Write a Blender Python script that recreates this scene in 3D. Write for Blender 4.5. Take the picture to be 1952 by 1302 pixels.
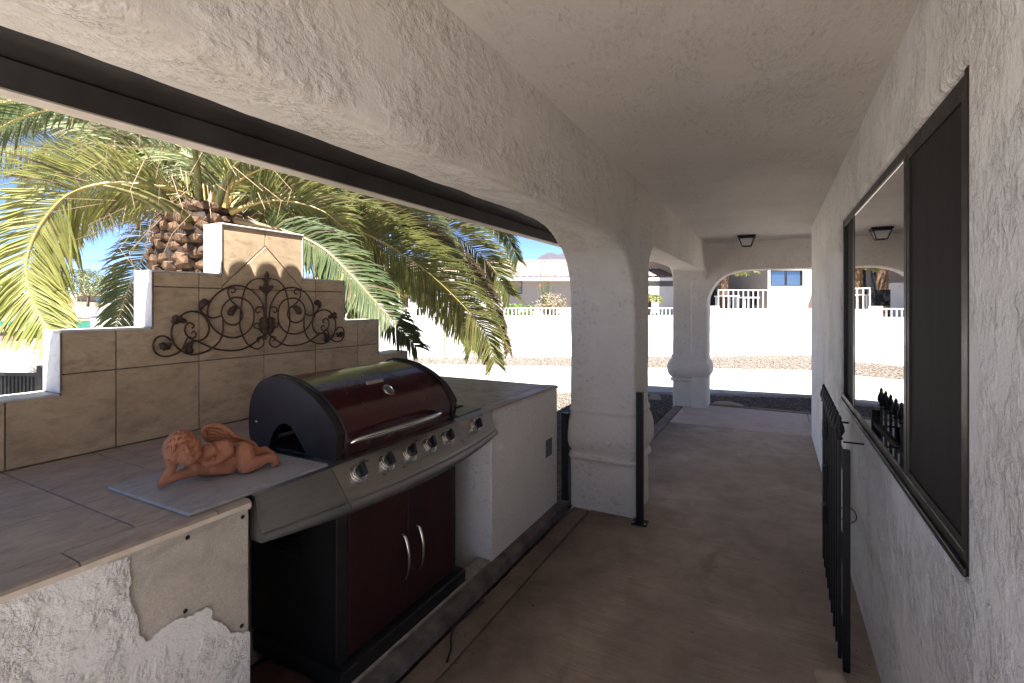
import bpy, bmesh, math, random
import numpy as np
from mathutils import Vector, Matrix, noise as mnoise
from mathutils.geometry import tessellate_polygon

for _o in list(bpy.data.objects):
    bpy.data.objects.remove(_o, do_unlink=True)
SC = bpy.context.scene
COL = SC.collection
R = math.radians

# ------------------------------------------------------------------ camera
_cd = bpy.data.cameras.new('camera')
_cd.sensor_width = 36.0
_cd.lens = 36.0 * 939 / 1952
_cd.shift_y = -70 / 1952
_cd.clip_start = 0.02
_cd.clip_end = 9000
CAM = bpy.data.objects.new('camera', _cd)
CAM.location = (0, 0, 1.52)
CAM.rotation_euler = (R(90), 0, R(28.034))
COL.objects.link(CAM)
SC.camera = CAM

# ------------------------------------------------------------------ sky, sun, exposure
SUN_VEC = Vector((0.22, -0.36, 1.0)).normalized()          # towards the sun
SUN_EL = math.asin(SUN_VEC.z)
SUN_ROT = math.atan2(SUN_VEC.x, SUN_VEC.y)
W = bpy.data.worlds.new('World')
SC.world = W
W.use_nodes = True
_nt = W.node_tree
_bg = _nt.nodes['Background']
_sky = _nt.nodes.new('ShaderNodeTexSky')
_sky.sky_type = 'NISHITA'
_sky.sun_disc = False
_sky.sun_elevation = SUN_EL
_sky.sun_rotation = SUN_ROT
_sky.altitude = 2500
_sky.air_density = 0.38
_sky.dust_density = 0.1
_sky.ozone_density = 3.0
_nt.links.new(_sky.outputs[0], _bg.inputs[0])
_bg.inputs[1].default_value = 0.05
_sl = bpy.data.lights.new('sun', 'SUN')
_sl.energy = 3.2
_sl.angle = R(0.53)
_sl.color = (1.0, 0.97, 0.925)
SUN = bpy.data.objects.new('sun', _sl)
SUN.rotation_euler = (-SUN_VEC).to_track_quat('-Z', 'Y').to_euler()
SUN.location = (6, -10, 20)
COL.objects.link(SUN)
SC.view_settings.view_transform = 'Standard'
SC.view_settings.look = 'None'
SC.view_settings.gamma = 1.0
SC.view_settings.exposure = 3.12
SC.view_settings.use_curve_mapping = False
SC.render.engine = 'CYCLES'
SC.cycles.max_bounces = 8
SC.cycles.diffuse_bounces = 5
SC.cycles.glossy_bounces = 5
SC.cycles.transmission_bounces = 8
SC.cycles.transparent_max_bounces = 12
SC.cycles.use_denoising = True

# ------------------------------------------------------------------ helpers
class MB:
    """collects vertices and faces of one mesh"""
    def __init__(s):
        s.v = []; s.f = []; s.m = []
    def add(s, vs, fs, mi=0):
        o = len(s.v)
        s.v += [tuple(p) for p in vs]
        s.f += [tuple(i + o for i in f) for f in fs]
        s.m += [mi] * len(fs)
        return s
    def box(s, lo, hi, mi=0, M=None):
        x0, y0, z0 = lo; x1, y1, z1 = hi
        vs = [(x0,y0,z0),(x1,y0,z0),(x1,y1,z0),(x0,y1,z0),(x0,y0,z1),(x1,y0,z1),(x1,y1,z1),(x0,y1,z1)]
        if M is not None: vs = [M @ Vector(p) for p in vs]
        return s.add(vs, [(0,3,2,1),(4,5,6,7),(0,1,5,4),(1,2,6,5),(2,3,7,6),(3,0,4,7)], mi)
    def tube(s, pts, r, n=8, mi=0, caps=True, closed=False):
        pts = [Vector(p) for p in pts]
        rs = r if isinstance(r, (list, tuple)) else [r] * len(pts)
        vs = []; prev = None
        for i, p in enumerate(pts):
            t = (pts[min(i+1, len(pts)-1)] - pts[max(i-1, 0)])
            t = t.normalized() if t.length > 1e-9 else Vector((0,0,1))
            if prev is None:
                a = Vector((0,0,1)) if abs(t.z) < .9 else Vector((1,0,0))
                u = t.cross(a).normalized()
            else:
                u = (prev - t * prev.dot(t))
                u = u.normalized() if u.length > 1e-6 else t.orthogonal().normalized()
            prev = u
            w = t.cross(u)
            for k in range(n):
                a = 2 * math.pi * k / n
                vs.append(p + (u * math.cos(a) + w * math.sin(a)) * rs[i])
        fs = []
        for i in range(len(pts) - 1):
            for k in range(n):
                a = i*n+k; b = i*n+(k+1) % n
                fs.append((a, b, b+n, a+n))
        if caps:
            fs.append(tuple(range(n))[::-1]); fs.append(tuple(range((len(pts)-1)*n, len(pts)*n)))
        return s.add(vs, fs, mi)
    def lathe(s, prof, n=24, M=None, mi=0):
        vs = []; fs = []
        for r, z in prof:
            for k in range(n):
                a = 2*math.pi*k/n
                p = Vector((r*math.cos(a), r*math.sin(a), z))
                vs.append(M @ p if M is not None else p)
        for i in range(len(prof)-1):
            for k in range(n):
                a = i*n+k; b = i*n+(k+1) % n
                fs.append((a, b, b+n, a+n))
        fs.append(tuple(range(n))[::-1]); fs.append(tuple(range((len(prof)-1)*n, len(prof)*n)))
        return s.add(vs, fs, mi)
    def prism(s, poly, fn0, fn1, mi=0):
        """poly 2D list; fn0/fn1 map 2D point to 3D for the two caps"""
        n = len(poly)
        a = [Vector(fn0(*p)) for p in poly]; b = [Vector(fn1(*p)) for p in poly]
        tri = tessellate_polygon([[Vector((p[0], p[1], 0)) for p in poly]])
        fs = [tuple(t) for t in tri] + [tuple(i+n for i in reversed(t)) for t in tri]
        fs += [(i, i+n, (i+1) % n+n, (i+1) % n) for i in range(n)]
        return s.add(a + b, fs, mi)
    def grid(s, fn, nu, nv, mi=0):
        vs = [fn(i/(nu-1), j/(nv-1)) for i in range(nu) for j in range(nv)]
        fs = [(i*nv+j, (i+1)*nv+j, (i+1)*nv+j+1, i*nv+j+1) for i in range(nu-1) for j in range(nv-1)]
        return s.add(vs, fs, mi)
    def mesh(s, name='mesh', fix=True):
        me = bpy.data.meshes.new(name)
        me.from_pydata(s.v, [], s.f)
        if any(s.m):
            me.polygons.foreach_set('material_index', s.m)
        me.update()
        if fix:
            bm = bmesh.new(); bm.from_mesh(me)
            bmesh.ops.recalc_face_normals(bm, faces=bm.faces)
            bm.to_mesh(me); bm.free()
        return me

def link(o, parent=None):
    COL.objects.link(o)
    if parent is not None: o.parent = parent
    return o
def obj(name, mb, mats, parent=None, smooth=False, bevel=0, seg=2, fix=True):
    me = mb.mesh(name, fix) if isinstance(mb, MB) else mb
    if not isinstance(mats, (list, tuple)): mats = [mats]
    if not me.materials:
        for m in mats: me.materials.append(m)
    if smooth:
        me.polygons.foreach_set('use_smooth', [True] * len(me.polygons))
    o = bpy.data.objects.new(name, me)
    if bevel:
        md = o.modifiers.new('bevel', 'BEVEL'); md.width = bevel; md.segments = seg
        md.limit_method = 'ANGLE'; md.angle_limit = R(40); md.harden_normals = False
    return link(o, parent)
def auto_smooth(o, ang=35):
    me = o.data
    me.polygons.foreach_set('use_smooth', [True] * len(me.polygons))
    try: me.set_sharp_from_angle(angle=R(ang))
    except Exception: pass
    return o
def thing(name, label, cat, loc=(0,0,0), rz=0, group=None):
    o = bpy.data.objects.new(name, None)
    o.empty_display_size = .1
    o.location = loc; o.rotation_euler = (0,0,rz)
    return tag(link(o), label, cat, group)
def tag(o, label, cat, group=None, kind=None):
    o['label'] = label; o['category'] = cat
    if group: o['group'] = group
    if kind: o['kind'] = kind
    return o
def struct(o, label=None):
    o['kind'] = 'structure'
    if label: o['label'] = label
    return o
def copy_tree(o, parent=None):
    c = o.copy(); COL.objects.link(c); c.parent = parent
    for ch in list(o.children): copy_tree(ch, c)
    return c

# ------------------------------------------------------------------ materials
class NT:
    def __init__(s, name):
        s.mat = bpy.data.materials.new(name); s.mat.use_nodes = True
        s.t = s.mat.node_tree; s.n = s.t.nodes; s.l = s.t.links
        s.b = s.n['Principled BSDF']
        s.geo = s.n.new('ShaderNodeNewGeometry')
        s.pos = s.geo.outputs['Position']
    def map(s, scale=(1,1,1), rot=(0,0,0), src=None, loc=(0,0,0)):
        m = s.n.new('ShaderNodeMapping')
        m.inputs['Scale'].default_value = scale; m.inputs['Rotation'].default_value = rot
        m.inputs['Location'].default_value = loc
        s.l.new(src or s.pos, m.inputs[0]); return m.outputs[0]
    def noise(s, scale, detail=4, rough=.55, dist=0, vec=None):
        n = s.n.new('ShaderNodeTexNoise')
        n.inputs['Scale'].default_value = scale; n.inputs['Detail'].default_value = detail
        n.inputs['Roughness'].default_value = rough; n.inputs['Distortion'].default_value = dist
        s.l.new(vec or s.pos, n.inputs['Vector']); return n.outputs[0]
    def vor(s, scale, feature='F1', vec=None, out=0, rand=1.0):
        n = s.n.new('ShaderNodeTexVoronoi'); n.feature = feature
        n.inputs['Scale'].default_value = scale; n.inputs['Randomness'].default_value = rand
        s.l.new(vec or s.pos, n.inputs['Vector']); return n.outputs[out]
    def ramp(s, f, *stops, ease=False):
        n = s.n.new('ShaderNodeValToRGB')
        e = n.color_ramp.elements
        while len(e) < len(stops): e.new(.5)
        for el, (p, c) in zip(e, stops):
            el.position = p
            el.color = (c, c, c, 1) if not isinstance(c, tuple) else (*c, 1)
        if ease: n.color_ramp.interpolation = 'EASE'
        s.l.new(f, n.inputs[0]); return n.outputs[0]
    def mix(s, f, a, b, mode='MIX'):
        n = s.n.new('ShaderNodeMix'); n.data_type = 'RGBA'; n.blend_type = mode
        for i, v in ((0, f), (6, a), (7, b)):
            if isinstance(v, (int, float)) and i == 0: n.inputs[0].default_value = v
            elif isinstance(v, tuple): n.inputs[i].default_value = (*v, 1)
            else: s.l.new(v, n.inputs[i])
        return n.outputs[2]
    def math(s, op, a, b=0.0, c=None):
        n = s.n.new('ShaderNodeMath'); n.operation = op
        for i, v in enumerate((a, b) if c is None else (a, b, c)):
            if isinstance(v, (int, float)): n.inputs[i].default_value = v
            else: s.l.new(v, n.inputs[i])
        return n.outputs[0]
    def rnd(s):
        return s.n.new('ShaderNodeObjectInfo').outputs['Random']
    def bump(s, h, strength=.5, dist=.01):
        n = s.n.new('ShaderNodeBump')
        n.inputs['Strength'].default_value = strength; n.inputs['Distance'].default_value = dist
        s.l.new(h, n.inputs['Height'])
        if getattr(s, '_lastb', None): s.l.new(s._lastb, n.inputs['Normal'])
        s._lastb = n.outputs[0]
        s.l.new(n.outputs[0], s.b.inputs['Normal']); return s
    def set(s, **k):
        names = dict(col='Base Color', rough='Roughness', metal='Metallic', spec='Specular IOR Level', coat='Coat Weight', coatr='Coat Roughness', trans='Transmission Weight', ior='IOR', alpha='Alpha', sub='Subsurface Weight')
        for a, v in k.items():
            i = s.b.inputs[names[a]]
            if isinstance(v, (int, float)): i.default_value = v
            elif isinstance(v, tuple): i.default_value = (*v, 1)
            else: s.l.new(v, i)
        return s

def simple(name, col, rough=.6, metal=0, var=.12, scale=8, bump=0, bscale=60, spec=.5):
    m = NT(name)
    n = m.noise(scale, 5)
    dk = tuple(c * (1 - var) for c in col); lt = tuple(min(1, c * (1 + var)) for c in col)
    m.set(col=m.ramp(n, (.3, dk), (.7, lt)), rough=rough, metal=metal, spec=spec)
    if bump: m.bump(m.noise(bscale, 4), bump, .004)
    return m.mat

def mat_stucco(name, col=(.78,.75,.71), stain=(.50,.42,.34), amt=.35, scale=1.0, strength=.75, dist=.012, streak=(1,1,1)):
    m = NT(name)
    v = m.map(streak)
    lumps = m.ramp(m.noise(30*scale, 6, .6, .25, v), (.34, 0.0), (.66, 1.0), ease=True)
    coarse = m.ramp(m.noise(11*scale, 5, .6, .4, v), (.40, 0.0), (.62, 1.0), ease=True)
    rid = m.noise(16*scale, 4, .55, .5, v)
    rid = m.math('SUBTRACT', 1.0, m.math('MULTIPLY', m.math('ABSOLUTE', m.math('SUBTRACT', rid, .5)), 7.0))
    rid = m.math('MAXIMUM', rid, 0.0)
    flat = m.ramp(m.noise(4.2*scale, 5, .6, .3, v), (.42, .10), (.58, 1.0))
    swell = m.noise(2.2*scale, 3, .5, .2, v)
    grain = m.noise(130*scale, 5, .7, 0, v)
    h = m.math('ADD', m.math('MULTIPLY', lumps, .42), m.math('MULTIPLY', rid, .10))
    h = m.math('ADD', h, m.math('MULTIPLY', coarse, .40))
    h = m.math('MULTIPLY', h, flat)
    h = m.math('ADD', h, m.math('MULTIPLY', swell, .7))
    h = m.math('ADD', h, m.math('MULTIPLY', grain, .16))
    m.bump(h, strength, dist)
    st = m.ramp(m.noise(1.3, 6, .6, .4), (.42, 0.0), (.78, 1.0))
    c = m.mix(m.math('MULTIPLY', st, amt), col, stain)
    pore_shade = m.math('MULTIPLY', m.ramp(lumps, (0.0, 1.0), (.25, 0.0)), flat)  # shade put into the colour of the relief recesses so the lumps read
    c = m.mix(m.math('MULTIPLY', pore_shade, .34), c, tuple(x*.62 for x in stain))
    m.set(col=c, rough=.92, spec=.25)
    return m.mat
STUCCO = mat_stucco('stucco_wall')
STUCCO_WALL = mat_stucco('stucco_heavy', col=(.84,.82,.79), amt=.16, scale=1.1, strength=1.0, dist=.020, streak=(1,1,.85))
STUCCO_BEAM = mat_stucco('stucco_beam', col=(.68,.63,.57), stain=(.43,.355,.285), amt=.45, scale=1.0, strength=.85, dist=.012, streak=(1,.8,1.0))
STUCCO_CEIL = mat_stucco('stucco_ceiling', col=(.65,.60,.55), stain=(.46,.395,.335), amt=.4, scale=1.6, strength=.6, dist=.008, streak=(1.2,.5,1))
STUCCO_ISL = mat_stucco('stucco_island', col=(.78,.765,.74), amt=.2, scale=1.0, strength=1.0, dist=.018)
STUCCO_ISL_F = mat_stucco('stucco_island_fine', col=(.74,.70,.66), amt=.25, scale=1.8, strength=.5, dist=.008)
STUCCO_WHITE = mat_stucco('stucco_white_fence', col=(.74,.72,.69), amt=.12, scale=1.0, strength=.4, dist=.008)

def mat_concrete(name, col, dark, sc=1.0, broom=True, stains=.55, edge=False):
    m = NT(name)
    big = m.ramp(m.noise(.9*sc, 7, .62, .6), (.38, 0.0), (.66, 1.0))
    mid = m.ramp(m.noise(4.5*sc, 8, .68, .4), (.44, 0.0), (.66, 1.0))
    spk = m.ramp(m.vor(9*sc), (.02, 1.0), (.045, 0.0))
    c = m.mix(m.math('MULTIPLY', big, stains), col, dark)
    c = m.mix(m.math('MULTIPLY', mid, stains*.7), c, tuple(x*.62 for x in dark))
    c = m.mix(m.math('MULTIPLY', spk, .5), c, tuple(x*.35 for x in dark))
    wht = m.ramp(m.vor(5.5*sc, vec=m.map((1,1.3,1))), (.010, 1.0), (.022, 0.0))
    c = m.mix(m.math('MULTIPLY', wht, .35), c, (.7,.67,.62))
    blot = m.ramp(m.noise(2.1*sc, 5, .55, 1.2, m.map((1,.6,1), loc=(3,7,0))), (.60, 0.0), (.70, 1.0))
    c = m.mix(m.math('MULTIPLY', blot, stains*.8), c, tuple(x*.55 for x in dark))
    fine = m.noise(120, 4, .7)
    c = m.mix(m.math('MULTIPLY', fine, .25), c, tuple(min(1, x*1.35) for x in col))
    sp2 = m.ramp(m.vor(44*sc), (.05, 1.0), (.13, 0.0))
    sp2 = m.math('MULTIPLY', sp2, m.ramp(m.noise(6, 3), (.5, 0.0), (.62, 1.0)))
    c = m.mix(m.math('MULTIPLY', sp2, .45), c, tuple(x*.4 for x in dark))
    gr = m.noise(260, 3, .8)
    c = m.mix(m.ramp(gr, (.40, .35), (.62, 0.0)), c, tuple(x*.5 for x in dark))
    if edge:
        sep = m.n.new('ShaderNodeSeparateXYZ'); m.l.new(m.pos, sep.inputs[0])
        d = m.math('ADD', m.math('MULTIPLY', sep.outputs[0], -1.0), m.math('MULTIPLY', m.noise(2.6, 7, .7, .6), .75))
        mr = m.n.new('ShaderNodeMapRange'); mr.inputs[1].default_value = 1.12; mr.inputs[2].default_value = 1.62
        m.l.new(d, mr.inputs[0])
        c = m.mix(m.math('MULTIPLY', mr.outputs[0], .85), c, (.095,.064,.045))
    if broom:
        br = m.noise(1.0, 3, .6, 0, m.map((2.2, 130, 1)))
        c = m.mix(m.math('MULTIPLY', m.ramp(br, (.4, 0.0), (.62, 1.0)), .36), c, dark)
        m.bump(br, .28, .003)
    m.bump(m.noise(180, 3), .2, .002)
    m.set(col=c, rough=.82, spec=.3)
    return m.mat
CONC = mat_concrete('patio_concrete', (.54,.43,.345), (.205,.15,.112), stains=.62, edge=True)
CONC_FAR_LIT = mat_concrete('patio_concrete_far_lit', (.56,.455,.395), (.36,.28,.235), stains=.45)  # pinkish concrete, made paler in place of sky light through the end arch
CONC_EDGE = mat_concrete('patio_concrete_edge', (.25,.185,.14), (.11,.078,.058), broom=False, stains=.8)
CONC_DRIVE = mat_concrete('driveway_concrete', (.40,.375,.335), (.33,.30,.265), stains=.3)
BOUNCE_DECK = mat_concrete('bounce_deck', (.56,.54,.51), (.50,.475,.445), stains=.2)  # unseen deck behind the camera, added to bounce sunlight into the patio
BOUNCE_CONC = mat_concrete('bounce_concrete', (.42,.385,.34), (.35,.31,.27), stains=.3)  # unseen ground around the palm, added to bounce sunlight up at wall and ceiling

def mat_tile(name, col, dark, along=(1.7,1,1.7)):
    m = NT(name)
    r = m.rnd()
    off = m.n.new('ShaderNodeCombineXYZ')
    for i in range(3): m.l.new(m.math('MULTIPLY', r, 17.0 + 9*i), off.inputs[i])
    va = m.n.new('ShaderNodeVectorMath'); va.operation = 'ADD'
    m.l.new(m.pos, va.inputs[0]); m.l.new(off.outputs[0], va.inputs[1])
    v = m.map(along, src=va.outputs[0])
    cl = m.ramp(m.noise(5.0, 9, .74, .5, v), (.40, 0.0), (.66, 1.0))
    st = m.ramp(m.noise(10, 7, .7, .3, m.map((along[0]*2.0, along[1]*1.3, along[2]*2.0), src=va.outputs[0])), (.50, 0.0), (.72, 1.0))
    c = m.mix(m.math('MULTIPLY', cl, .75), col, dark)
    c = m.mix(m.math('MULTIPLY', st, .55), c, tuple(x*.55 for x in dark))
    c = m.mix(m.math('MULTIPLY', r, .16), c, dark)
    m.set(col=c, rough=m.ramp(cl, (0, .42), (1, .58)), spec=.45)
    m.bump(st, .12, .002)
    return m.mat
TILE_WALL = mat_tile('travertine_look_tile', (.61,.465,.31), (.35,.25,.16))
TILE_TOP = mat_tile('counter_tile', (.43,.345,.275), (.26,.20,.155), along=(2,1,2))
TILE_CAP = mat_tile('cap_tile', (.62,.60,.57), (.50,.48,.45), along=(2,2,2))
TILE_EDGE = simple('bullnose_edge', (.58,.50,.41), .5, var=.15, scale=20)
TILE_LOOSE = mat_tile('grey_porcelain', (.42,.405,.39), (.28,.27,.262))
GROUT = simple('grout', (.17,.13,.10), .95, var=.3, scale=40, bump=.4, bscale=200)
GROUT_L = simple('grout_light', (.34,.28,.25), .95, var=.25, scale=40, bump=.4, bscale=200)
CEMENT = mat_concrete('bare_cement_board', (.52,.475,.41), (.37,.33,.275), sc=2.2, broom=False, stains=.6)

def mat_metal(name, col, rough, streak=None, metal=1.0, var=.15):
    m = NT(name)
    n = m.noise(1.0, 4, .6, 0, m.map(streak or (30,30,30)))
    m.set(col=m.ramp(n, (.3, tuple(c*(1-var) for c in col)), (.7, col)), metal=metal,
          rough=m.ramp(m.noise(7, 5, .7), (.3, rough*.8), (.75, min(1, rough*1.5))))
    return m.mat
STEEL = mat_metal('brushed_stainless', (.40,.38,.36), .36, (200,3,200))
STEEL_D = mat_metal('dulled_stainless_shelf', (.27,.275,.28), .38, (160,4,160))
CHROME = mat_metal('polished_steel', (.66,.64,.61), .2, (40,40,40))
BLACK_IRON = simple('black_painted_iron', (.010,.010,.011), .5, 0, .4, 25, spec=.3)
BRONZE = mat_metal('bronze_aluminium', (.036,.030,.027), .42, (4,60,4), metal=.4)
RUST_IRON = simple('rusty_brown_iron', (.080,.044,.030), .6, .35, .45, 30, .3, 90)
BLACK_PLASTIC = simple('black_knob_plastic', (.012,.012,.013), .38, 0, .3, 30)
BLACK_ENAMEL = simple('black_enamel_steel', (.012,.011,.011), .45, 0, .4, 12)
def mat_enamel():
    m = NT('maroon_enamel')
    n = m.noise(6, 6, .7)
    m.set(col=m.ramp(n, (.3, (.034,.0035,.005)), (.75, (.060,.008,.010))), rough=m.ramp(m.noise(14, 6, .75), (.35, .16), (.75, .34)), coat=.45, coatr=.1)
    return m.mat
MAROON = mat_enamel()
MAROON_D = simple('maroon_door', (.026,.004,.0045), .5, 0, .25, 9)
ENDCAP = simple('dark_lid_end', (.015,.0095,.010), .5, 0, .35, 14)
def mat_terra():
    m = NT('terracotta')
    n = m.ramp(m.noise(22, 6, .65), (.35, 0.0), (.7, 1.0))
    c = m.mix(m.math('MULTIPLY', n, .5), (.43,.185,.105), (.32,.13,.072))
    d = m.ramp(m.noise(75, 5, .7), (.62, 0.0), (.75, 1.0))
    c = m.mix(m.math('MULTIPLY', d, .35), c, (.42,.26,.19))
    m.set(col=c, rough=.88, spec=.2); m.bump(m.noise(260, 4), .25, .0015)
    return m.mat
TERRA = mat_terra()
WOOD_GREY = simple('weathered_board', (.12,.105,.092), .95, 0, .55, 9, .9, 60)
WOOD_DARK = simple('dark_brown_soffit', (.040,.034,.031), .7, 0, .35, 5, .3, 40)
FASCIA = simple('tan_fascia_paint', (.42,.36,.30), .7, 0, .12, 10)
ROOF_TILE = simple('roof_tile_clay', (.42,.31,.24), .85, 0, .25, 6, .3, 50)
ROOF_TILE_PALE = simple('pale_roof_tile', (.19,.145,.12), .85, 0, .22, 2.5, .2, 40)
WHITE_METAL = simple('white_rail_paint', (.80,.80,.80), .45, 0, .05, 10)
def mat_screen():
    m = NT('window_screen_mesh')
    n = m.noise(3, 4, .6, 0, m.map((1, 6, .5)))
    m.set(col=m.ramp(n, (.3, (.013,.012,.0115)), (.7, (.022,.020,.019))), rough=.8, spec=.25)
    m.bump(m.noise(900, 1), .15, .0006)
    return m.mat
SCREEN = mat_screen()
def mat_mirrorglass():
    m = NT('reflective_window_glass')
    m.set(col=(.80,.785,.76), metal=1.0, rough=.012)
    return m.mat
MIRROR = mat_mirrorglass()
FARGLASS = mat_metal('far_window_glass', (.16,.20,.24), .06, (1,1,1), metal=.8)
def mat_gravel(name, cols, scale=36):
    m = NT(name)
    v = m.vor(scale, out=1)
    sep = m.n.new('ShaderNodeSeparateColor'); m.l.new(v, sep.inputs[0])
    c = m.ramp(sep.outputs[0], *[(i/(len(cols)-1), c) for i, c in enumerate(cols)])
    d = m.vor(scale)
    c = m.mix(m.math('MULTIPLY', m.noise(.7, 4), .35), c, tuple(x*.8 for x in cols[0]))
    m.set(col=c, rough=.95, spec=.2)
    m.bump(m.math('SUBTRACT', 1.0, d), .9, .02)
    return m.mat
GRAVEL = mat_gravel('desert_gravel', [(.11,.092,.076),(.17,.142,.118),(.21,.182,.155),(.14,.117,.098),(.18,.148,.122)])
DIRT = mat_gravel('desert_dirt', [(.15,.12,.088),(.19,.155,.118),(.14,.115,.086)], 14)
def mat_stone(name, a, b):
    m = NT(name)
    m.set(col=m.mix(m.rnd(), m.ramp(m.noise(9, 5, .6), (.35, a), (.7, b)), tuple(.5*(x+y)*.8 for x, y in zip(a, b))), rough=.95, spec=.2)
    m.bump(m.noise(45, 5), .5, .006)
    return m.mat
STONE = mat_stone('tan_field_stone', (.36,.28,.20), (.50,.42,.33))
def mat_pebble():
    m = NT('gravel_pebbles')
    c = m.n.new('ShaderNodeVertexColor') if False else None
    v = m.vor(55, out=1)
    sep = m.n.new('ShaderNodeSeparateColor'); m.l.new(v, sep.inputs[0])
    m.set(col=m.ramp(sep.outputs[0], (0, (.085,.07,.058)), (.3, (.135,.113,.095)), (.6, (.185,.16,.135)), (.8, (.11,.09,.08)), (1, (.22,.19,.16))), rough=.95, spec=.2)
    return m.mat
PEBBLE = mat_pebble()
def mat_leaf(name, a, b, trans=.42, rough=.5, sc=5):
    m = NT(name)
    n = m.noise(sc, 4, .6)
    c = m.ramp(n, (.3, a), (.7, b))
    m.set(col=c, rough=rough, spec=.35)
    tr = m.n.new('ShaderNodeBsdfTranslucent'); m.l.new(c, tr.inputs[0])
    mx = m.n.new('ShaderNodeMixShader'); mx.inputs[0].default_value = trans
    m.l.new(m.b.outputs[0], mx.inputs[1]); m.l.new(tr.outputs[0], mx.inputs[2])
    m.l.new(mx.outputs[0], m.n['Material Output'].inputs[0])
    return m.mat
LEAF = [mat_leaf('palm_leaf_yellowgreen', (.19,.205,.05), (.33,.32,.10)),
        mat_leaf('palm_leaf_pale', (.18,.21,.095), (.31,.33,.17)),
        mat_leaf('palm_leaf_dark', (.055,.085,.032), (.125,.15,.06)),
        mat_leaf('palm_leaf_green', (.125,.15,.045), (.28,.27,.085)),
        mat_leaf('palm_leaf_dry', (.12,.085,.045), (.21,.155,.085))]
RACHIS = simple('palm_rachis', (.36,.27,.085), .5, 0, .25, 6)
RACHIS_D = simple('palm_rachis_brown', (.24,.16,.075), .6, 0, .25, 6)
BOOT = simple('palm_leaf_base', (.125,.07,.037), .85, 0, .55, 22, .8, 50)
TRUNK = simple('palm_trunk_fibre', (.03,.019,.012), .95, 0, .5, 20, .9, 60)
STRAW = simple('palm_dead_fibre', (.22,.155,.09), .9, 0, .3, 14)
BUSH = [mat_leaf('shrub_bright', (.07,.13,.02), (.15,.23,.04), .3), mat_leaf('shrub_olive', (.10,.12,.05), (.19,.2,.09), .3),
        mat_leaf('shrub_dry', (.20,.16,.09), (.30,.25,.15), .25), mat_leaf('agave_bluegreen', (.10,.15,.13), (.17,.22,.19), .1)]
BARK = simple('shrub_bark', (.16,.115,.08), .9, 0, .3, 14, .5)
MOUNT = simple('mountain_rock_hazed', (.062,.054,.068), .95, 0, .22, .006)  # mauve in the rock colour stands in for air haze

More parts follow.
